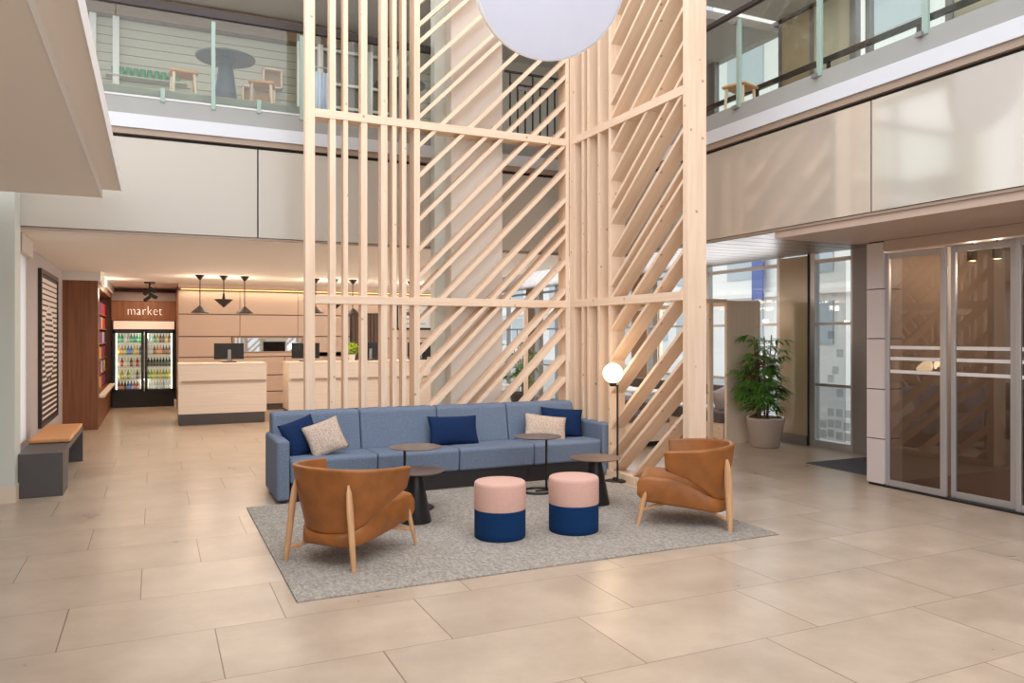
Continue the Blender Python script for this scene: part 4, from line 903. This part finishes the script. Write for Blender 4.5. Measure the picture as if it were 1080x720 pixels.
# ================================================================== POTTED PALM
def palm(label, loc, hgt, spread, nstem, nfrond, seed, pot_m='pot', ps=1.0):
    rnd = random.Random(seed)
    p = thing('potted_palm', label, 'plant', loc)
    MB().lathe([(0.0, 0.0), (0.185 * ps, 0.0), (0.20 * ps, 0.02), (0.272 * ps, 0.40 * ps), (0.275 * ps, 0.43 * ps), (0.255 * ps, 0.43 * ps), (0.25 * ps, 0.39 * ps)], n=40, cap=False).build('pot', pot_m, p, smooth=True)
    MB().lathe([(0.0, 0.385 * ps), (0.252 * ps, 0.385 * ps)], n=30, cap=False).build('soil', 'soil', p)
    st = MB(); lf = MB(); z0 = 0.38 * ps
    def blade(base, d, L, w_):
        d = d.normalized(); side = d.cross(Vector((0, 0, 1))); side = Vector((1, 0, 0)) if side.length < .01 else side.normalized()
        prev = None; pts = []
        for t, ww in ((0, 0.25), (0.3, 1), (0.65, 0.8), (1, 0.03)):
            c = base + d * L * t + Vector((0, 0, -0.30 * L * t * t)); pts.append((c, ww * w_ / 2))
        V = [(lf.bm.verts.new(c - side * q), lf.bm.verts.new(c + Vector((0, 0, 0.004)) * 0), lf.bm.verts.new(c + side * q)) for c, q in pts]
        for a_, b_ in zip(V, V[1:]):
            lf.bm.faces.new((a_[0], a_[1], b_[1], b_[0])); lf.bm.faces.new((a_[1], a_[2], b_[2], b_[1]))
    for s_ in range(nstem):
        a_ = rnd.uniform(0, 2 * PI); r0 = 0.13 * ps * math.sqrt(rnd.random()); x0, y0 = r0 * math.cos(a_), r0 * math.sin(a_)
        lean = rnd.uniform(0.02, 0.20) * spread / 0.45; top = hgt * rnd.uniform(0.55, 0.97)
        pts = [Vector((x0 + math.cos(a_) * lean * t * t, y0 + math.sin(a_) * lean * t * t, z0 + (top - z0) * t)) for t in (0, 0.33, 0.66, 1)]
        for q_, r_ in zip(pts, pts[1:]): st.tube(q_, r_, 0.010, 0.008, n=6)
        for f in range(nfrond):
            t = rnd.uniform(0.12, 1.0) ** 0.85; i = min(2, int(t * 3)); b_ = pts[i].lerp(pts[i + 1], t * 3 - i)
            az = rnd.uniform(0, 2 * PI); el = rnd.uniform(0.05, 0.9); dv = Vector((math.cos(az) * math.cos(el), math.sin(az) * math.cos(el), math.sin(el)))
            Lp = spread * rnd.uniform(0.3, 0.62); tip = b_ + dv * Lp + Vector((0, 0, -0.05)); st.tube(b_, tip, 0.004, 0.003, n=4)
            nb = rnd.randint(6, 9)
            for k in range(nb):
                fa = az + (k - (nb - 1) / 2) * 0.36; e2 = rnd.uniform(-0.35, 0.25)
                blade(tip, Vector((math.cos(fa) * math.cos(e2), math.sin(fa) * math.cos(e2), math.sin(e2))), spread * rnd.uniform(0.30, 0.50), 0.040)
    st.build('stems', 'stem', p); lf.build('foliage', 'leaf', p)
    return p
palm('lush green potted palm in a taupe pot beside the timber booth panel', (8.03, 8.62, 0), 1.68, 0.44, 15, 13, 5)
palm('tall green plant seen far behind the timber screen near the windows', (7.0, 14.6, 0), 1.9, 0.42, 8, 8, 9, 'charcoal')
# round white ottoman behind sofa right end
wt = thing('lounge_table', 'round white table far behind the screen near the windows', 'table', (6.0, 14.2, 0))
MB().lathe([(0.0, 0.62), (0.5, 0.62), (0.51, 0.64), (0.0, 0.645)], n=36, cap=False).build('table_top', 'white_paint', wt)
MB().lathe([(0.25, 0), (0.25, 0.02), (0.04, 0.05), (0.04, 0.62)], n=24).build('pedestal', 'black', wt)

# ================================================================== BALUSTRADES
br = thing('balustrade', 'glass balustrade of the rear gallery above the reception', 'balustrade', (1.5, BY, 4.14))
MB().box(-1.2, 3.27, BY + 0.0, BY + 0.05, 5.10, 5.19).build('handrail', 'rail_dark', br, world=True, bevel=0.01)
for x0, x1 in ((-1.2, -0.375), (-0.365, 0.577), (0.597, 1.527), (1.547, 2.477), (2.497, 3.2)):
    MB().box(x0, x1, BY + 0.02, BY + 0.032, 4.15, 5.11).build('glass_pane', 'glass_green', br, world=True)
for x in (0.587, 1.537, 2.487): MB().box(x - 0.022, x + 0.022, BY - 0.015, BY + 0.02, 4.09, 5.06).build('post', 'glass_edge', br, world=True, bevel=0.003)
for x in (0.08, 1.067, 2.02): MB().box(x - 0.022, x + 0.022, BY - 0.015, BY + 0.02, 4.11, 4.26).build('clamp', 'glass_edge', br, world=True, bevel=0.003)
MB().box(-1.2, 3.25, BY - 0.005, BY + 0.05, 4.135, 4.155).build('shoe_rail', 'alu', br, world=True)
MB().lathe([(0.045, 0), (0.045, 0.01)], (0, 0, 0), 20).build('end_cap', 'alu', br); bpy.data.objects['end_cap'].location = (1.74, 0.02, 1.01)
b2r = thing('balustrade', 'glass balustrade of the side gallery above the sliding doors', 'balustrade', (FX, 4, 4.14))
MB().box(FX, FX + 0.05, -3.0, 9.05, 5.14, 5.20).build('handrail', 'rail_dark', b2r, world=True, bevel=0.01)
ys = [8.9, 7.76, 6.63, 5.50, 4.375, 3.25, 2.1]
for y1_, y0_ in zip(ys, ys[1:]):
    MB().box(FX + 0.02, FX + 0.032, y0_ + 0.012, y1_ - 0.012, 4.15, 5.13).build('glass_pane', 'glass_green', b2r, world=True)
for y in ys[1:]:
    MB().box(FX - 0.012, FX + 0.02, y - 0.028, y + 0.028, 4.10, 5.06).build('post', 'glass_edge', b2r, world=True, bevel=0.003)
    for zc in (4.09, 5.02): MB().box(FX - 0.04, FX - 0.012, y + 0.01, y + 0.07, zc, zc + 0.04).build('clamp', 'alu_dark', b2r, world=True)
gr_ = thing('guard_rail', 'low dark guard rail in front of the side gallery windows', 'rail', (8.5, 7, 4.13))
MB().beam((8.5, 10.6, 5.45), (8.5, 2.6, 5.45), 0.06, 0.07).build('rail', 'black', gr_, world=True)
for y in (10.5, 9.3, 7.9, 6.5, 5.1, 3.8): MB().box(8.48, 8.52, y - 0.02, y + 0.02, 4.13, 5.42).build('post', 'black', gr_, world=True)

# ================================================================== GALLERY FURNITURE
GZ = 4.281
def gtable(label, loc, h=0.60):
    t = thing('pedestal_table', label, 'table', loc)
    MB().lathe([(0.0, h - 0.03), (0.33, h - 0.025), (0.335, h - 0.01), (0.0, h)], n=48, cap=False).build('table_top', mat('slate table top', (96, 98, 104), 0.3), t)
    MB().lathe([(0.145, 0), (0.14, 0.02), (0.075, h - 0.08), (0.12, h - 0.03)], n=36).build('pedestal', mat('slate pedestal', (84, 88, 98), 0.5), t)
    for c in kids(t): smooth_angle(c, 40)
gtable('dark round pedestal table behind the rear balustrade at the upper left', (0.76, 9.66, GZ))
gtable('dark round pedestal table on the gallery next to the broad column', (2.9, 9.75, GZ))
def stool(label, loc, rz, s=1.0, h=0.40):
    t = thing('stool', label, 'stool', loc, rz)
    MB().box(-0.15 * s, 0.15 * s, -0.14 * s, 0.14 * s, h - 0.035, h).build('seat', 'leather_tan', t, bevel=0.015)
    for sx in (-1, 1):
        for sy in (-1, 1): MB().tube((sx * 0.13 * s, sy * 0.12 * s, 0), (sx * 0.11 * s, sy * 0.10 * s, h - 0.035), 0.014, 0.019, n=10).build('leg', 'pine_z', t)
stool('pale wooden stool left of the gallery pedestal table', (0.305, 9.82, GZ), 0.1, 1.0, 0.40)
stool('pale wooden stool right of the gallery pedestal table', (1.21, 10.0, GZ), -0.2, 1.0, 0.45)
stool('pale wooden stool on the side gallery beside the screen post', (6.45, 7.35, 4.131), 0.3, 1.1, 0.5)
def crate(label, x0, x1, z0, z1, y):
    c = thing('open_shelf_box', label, 'shelf box', ((x0 + x1) / 2, y, z0))
    MB().box(x0, x1, y - 0.12, y, z0, z0 + 0.018).box(x0, x1, y - .12, y, z1 - 0.018, z1).box(x0, x0 + 0.018, y - .12, y, z0, z1).box(x1 - 0.018, x1, y - .12, y, z0, z1).build('frame', 'pine_x', c, world=True)
    MB().box(x0 + .018, x1 - .018, y - .01, y, z0 + .018, z1 - .018).build('back_board', mat('box back', (172, 140, 110), 0.6), c, world=True)
crate('wooden open wall box right of the gallery table, lower one', 1.16, 1.62, 4.99, 5.26, 11.96)
crate('wooden open wall box right of the gallery table, upper one', 1.45, 1.72, 5.27, 5.55, 11.96)
# green glasses on a wall shelf
gs = tag(MB().box(-0.60, 0.42, 11.84, 11.96, 5.165, 5.18).build('wall_shelf', 'gallery_wall'), 'thin pale shelf with green tumblers on the gallery wall', 'shelf')
gm = mat('green glass', (70, 150, 96), 0.15)
g0 = None
for k in range(10):
    lab = '%s green tumbler from the left on the gallery wall shelf' % (ordn + ['ninth', 'tenth'])[k]
    if g0 is None:
        g0 = MB().lathe([(0.030, 0.0), (0.038, 0.115), (0.034, 0.115), (0.026, 0.008), (0.0, 0.008)], n=18, cap=False).build('tumbler', gm, smooth=True); o = g0
    else: o = g0.copy(); C.objects.link(o)
    o.location = (-0.50 + k * 0.088, 11.90, 5.181); tag(o, lab, 'glass', 'green tumblers on the gallery wall shelf')
# lattice partition seen through uprights
lp = thing('lattice_partition', 'white framed glazed partition at the rear of the gallery', 'partition', (2.4, 11.7, GZ))
mb = MB()
for x in (1.95, 2.25, 2.62, 3.0, 3.4): mb.box(x - 0.04, x + 0.04, 11.66, 11.74, GZ, 5.95)
for z in (4.6, 5.05, 5.4, 5.9): mb.box(1.95, 3.4, 11.68, 11.72, z - 0.02, z + 0.02)
mb.build('frame', 'pot_white', lp, world=True)
MB().box(1.95, 3.4, 11.75, 11.76, GZ, 5.95).build('pane', mat('dim partition panes', (120, 112, 104), 0.2), lp, world=True)
# hanging pale cloth near
hc = thing('curtain', 'pale blue white curtain behind the gallery balustrade', 'curtain', (2.02, 11.0, GZ))
MB().grid(lambda u, v: (u * 0.22, 0.02 * math.sin(u * 26), 0.75 + 0.0 * v + 0 + (v - 0.9) * 0.8 + 0.2), 24, 2).build('cloth', mat('curtain cloth', (206, 216, 236), 0.8), hc, smooth=True, solid=0.004)
MB().tube((-0.02, 0, 0), (-0.02, 0, 1.1), 0.012).tube((-.02, 0, 1.1), (.24, 0, 1.1), 0.01).lathe([(0.1, 0), (0.1, 0.01)], (-0.02, 0, 0), 16).build('stand', 'alu', hc)
# dark bar gate right of the column
gt = thing('metal_gate', 'dark metal bar gate on the gallery between the column and the screen corner', 'gate', (4.7, 9.6, 4.14))
mb = MB().box(4.33, 5.15, 9.58, 9.61, 5.20, 5.225)
for k in range(7): mb.box(4.40 + 0.115 * k, 4.418 + 0.115 * k, 9.585, 9.605, 4.14, 5.06 if k % 3 else 5.20)
mb.box(4.40, 4.75, 9.585, 9.605, 5.04, 5.06).box(4.86, 5.12, 9.585, 9.605, 5.04, 5.06)
mb.build('bars', 'rail_dark', gt, world=True)
MB().box(4.52, 4.76, 9.57, 9.58, 4.97, 5.02).build('plate', 'alu_dark', gt, world=True)
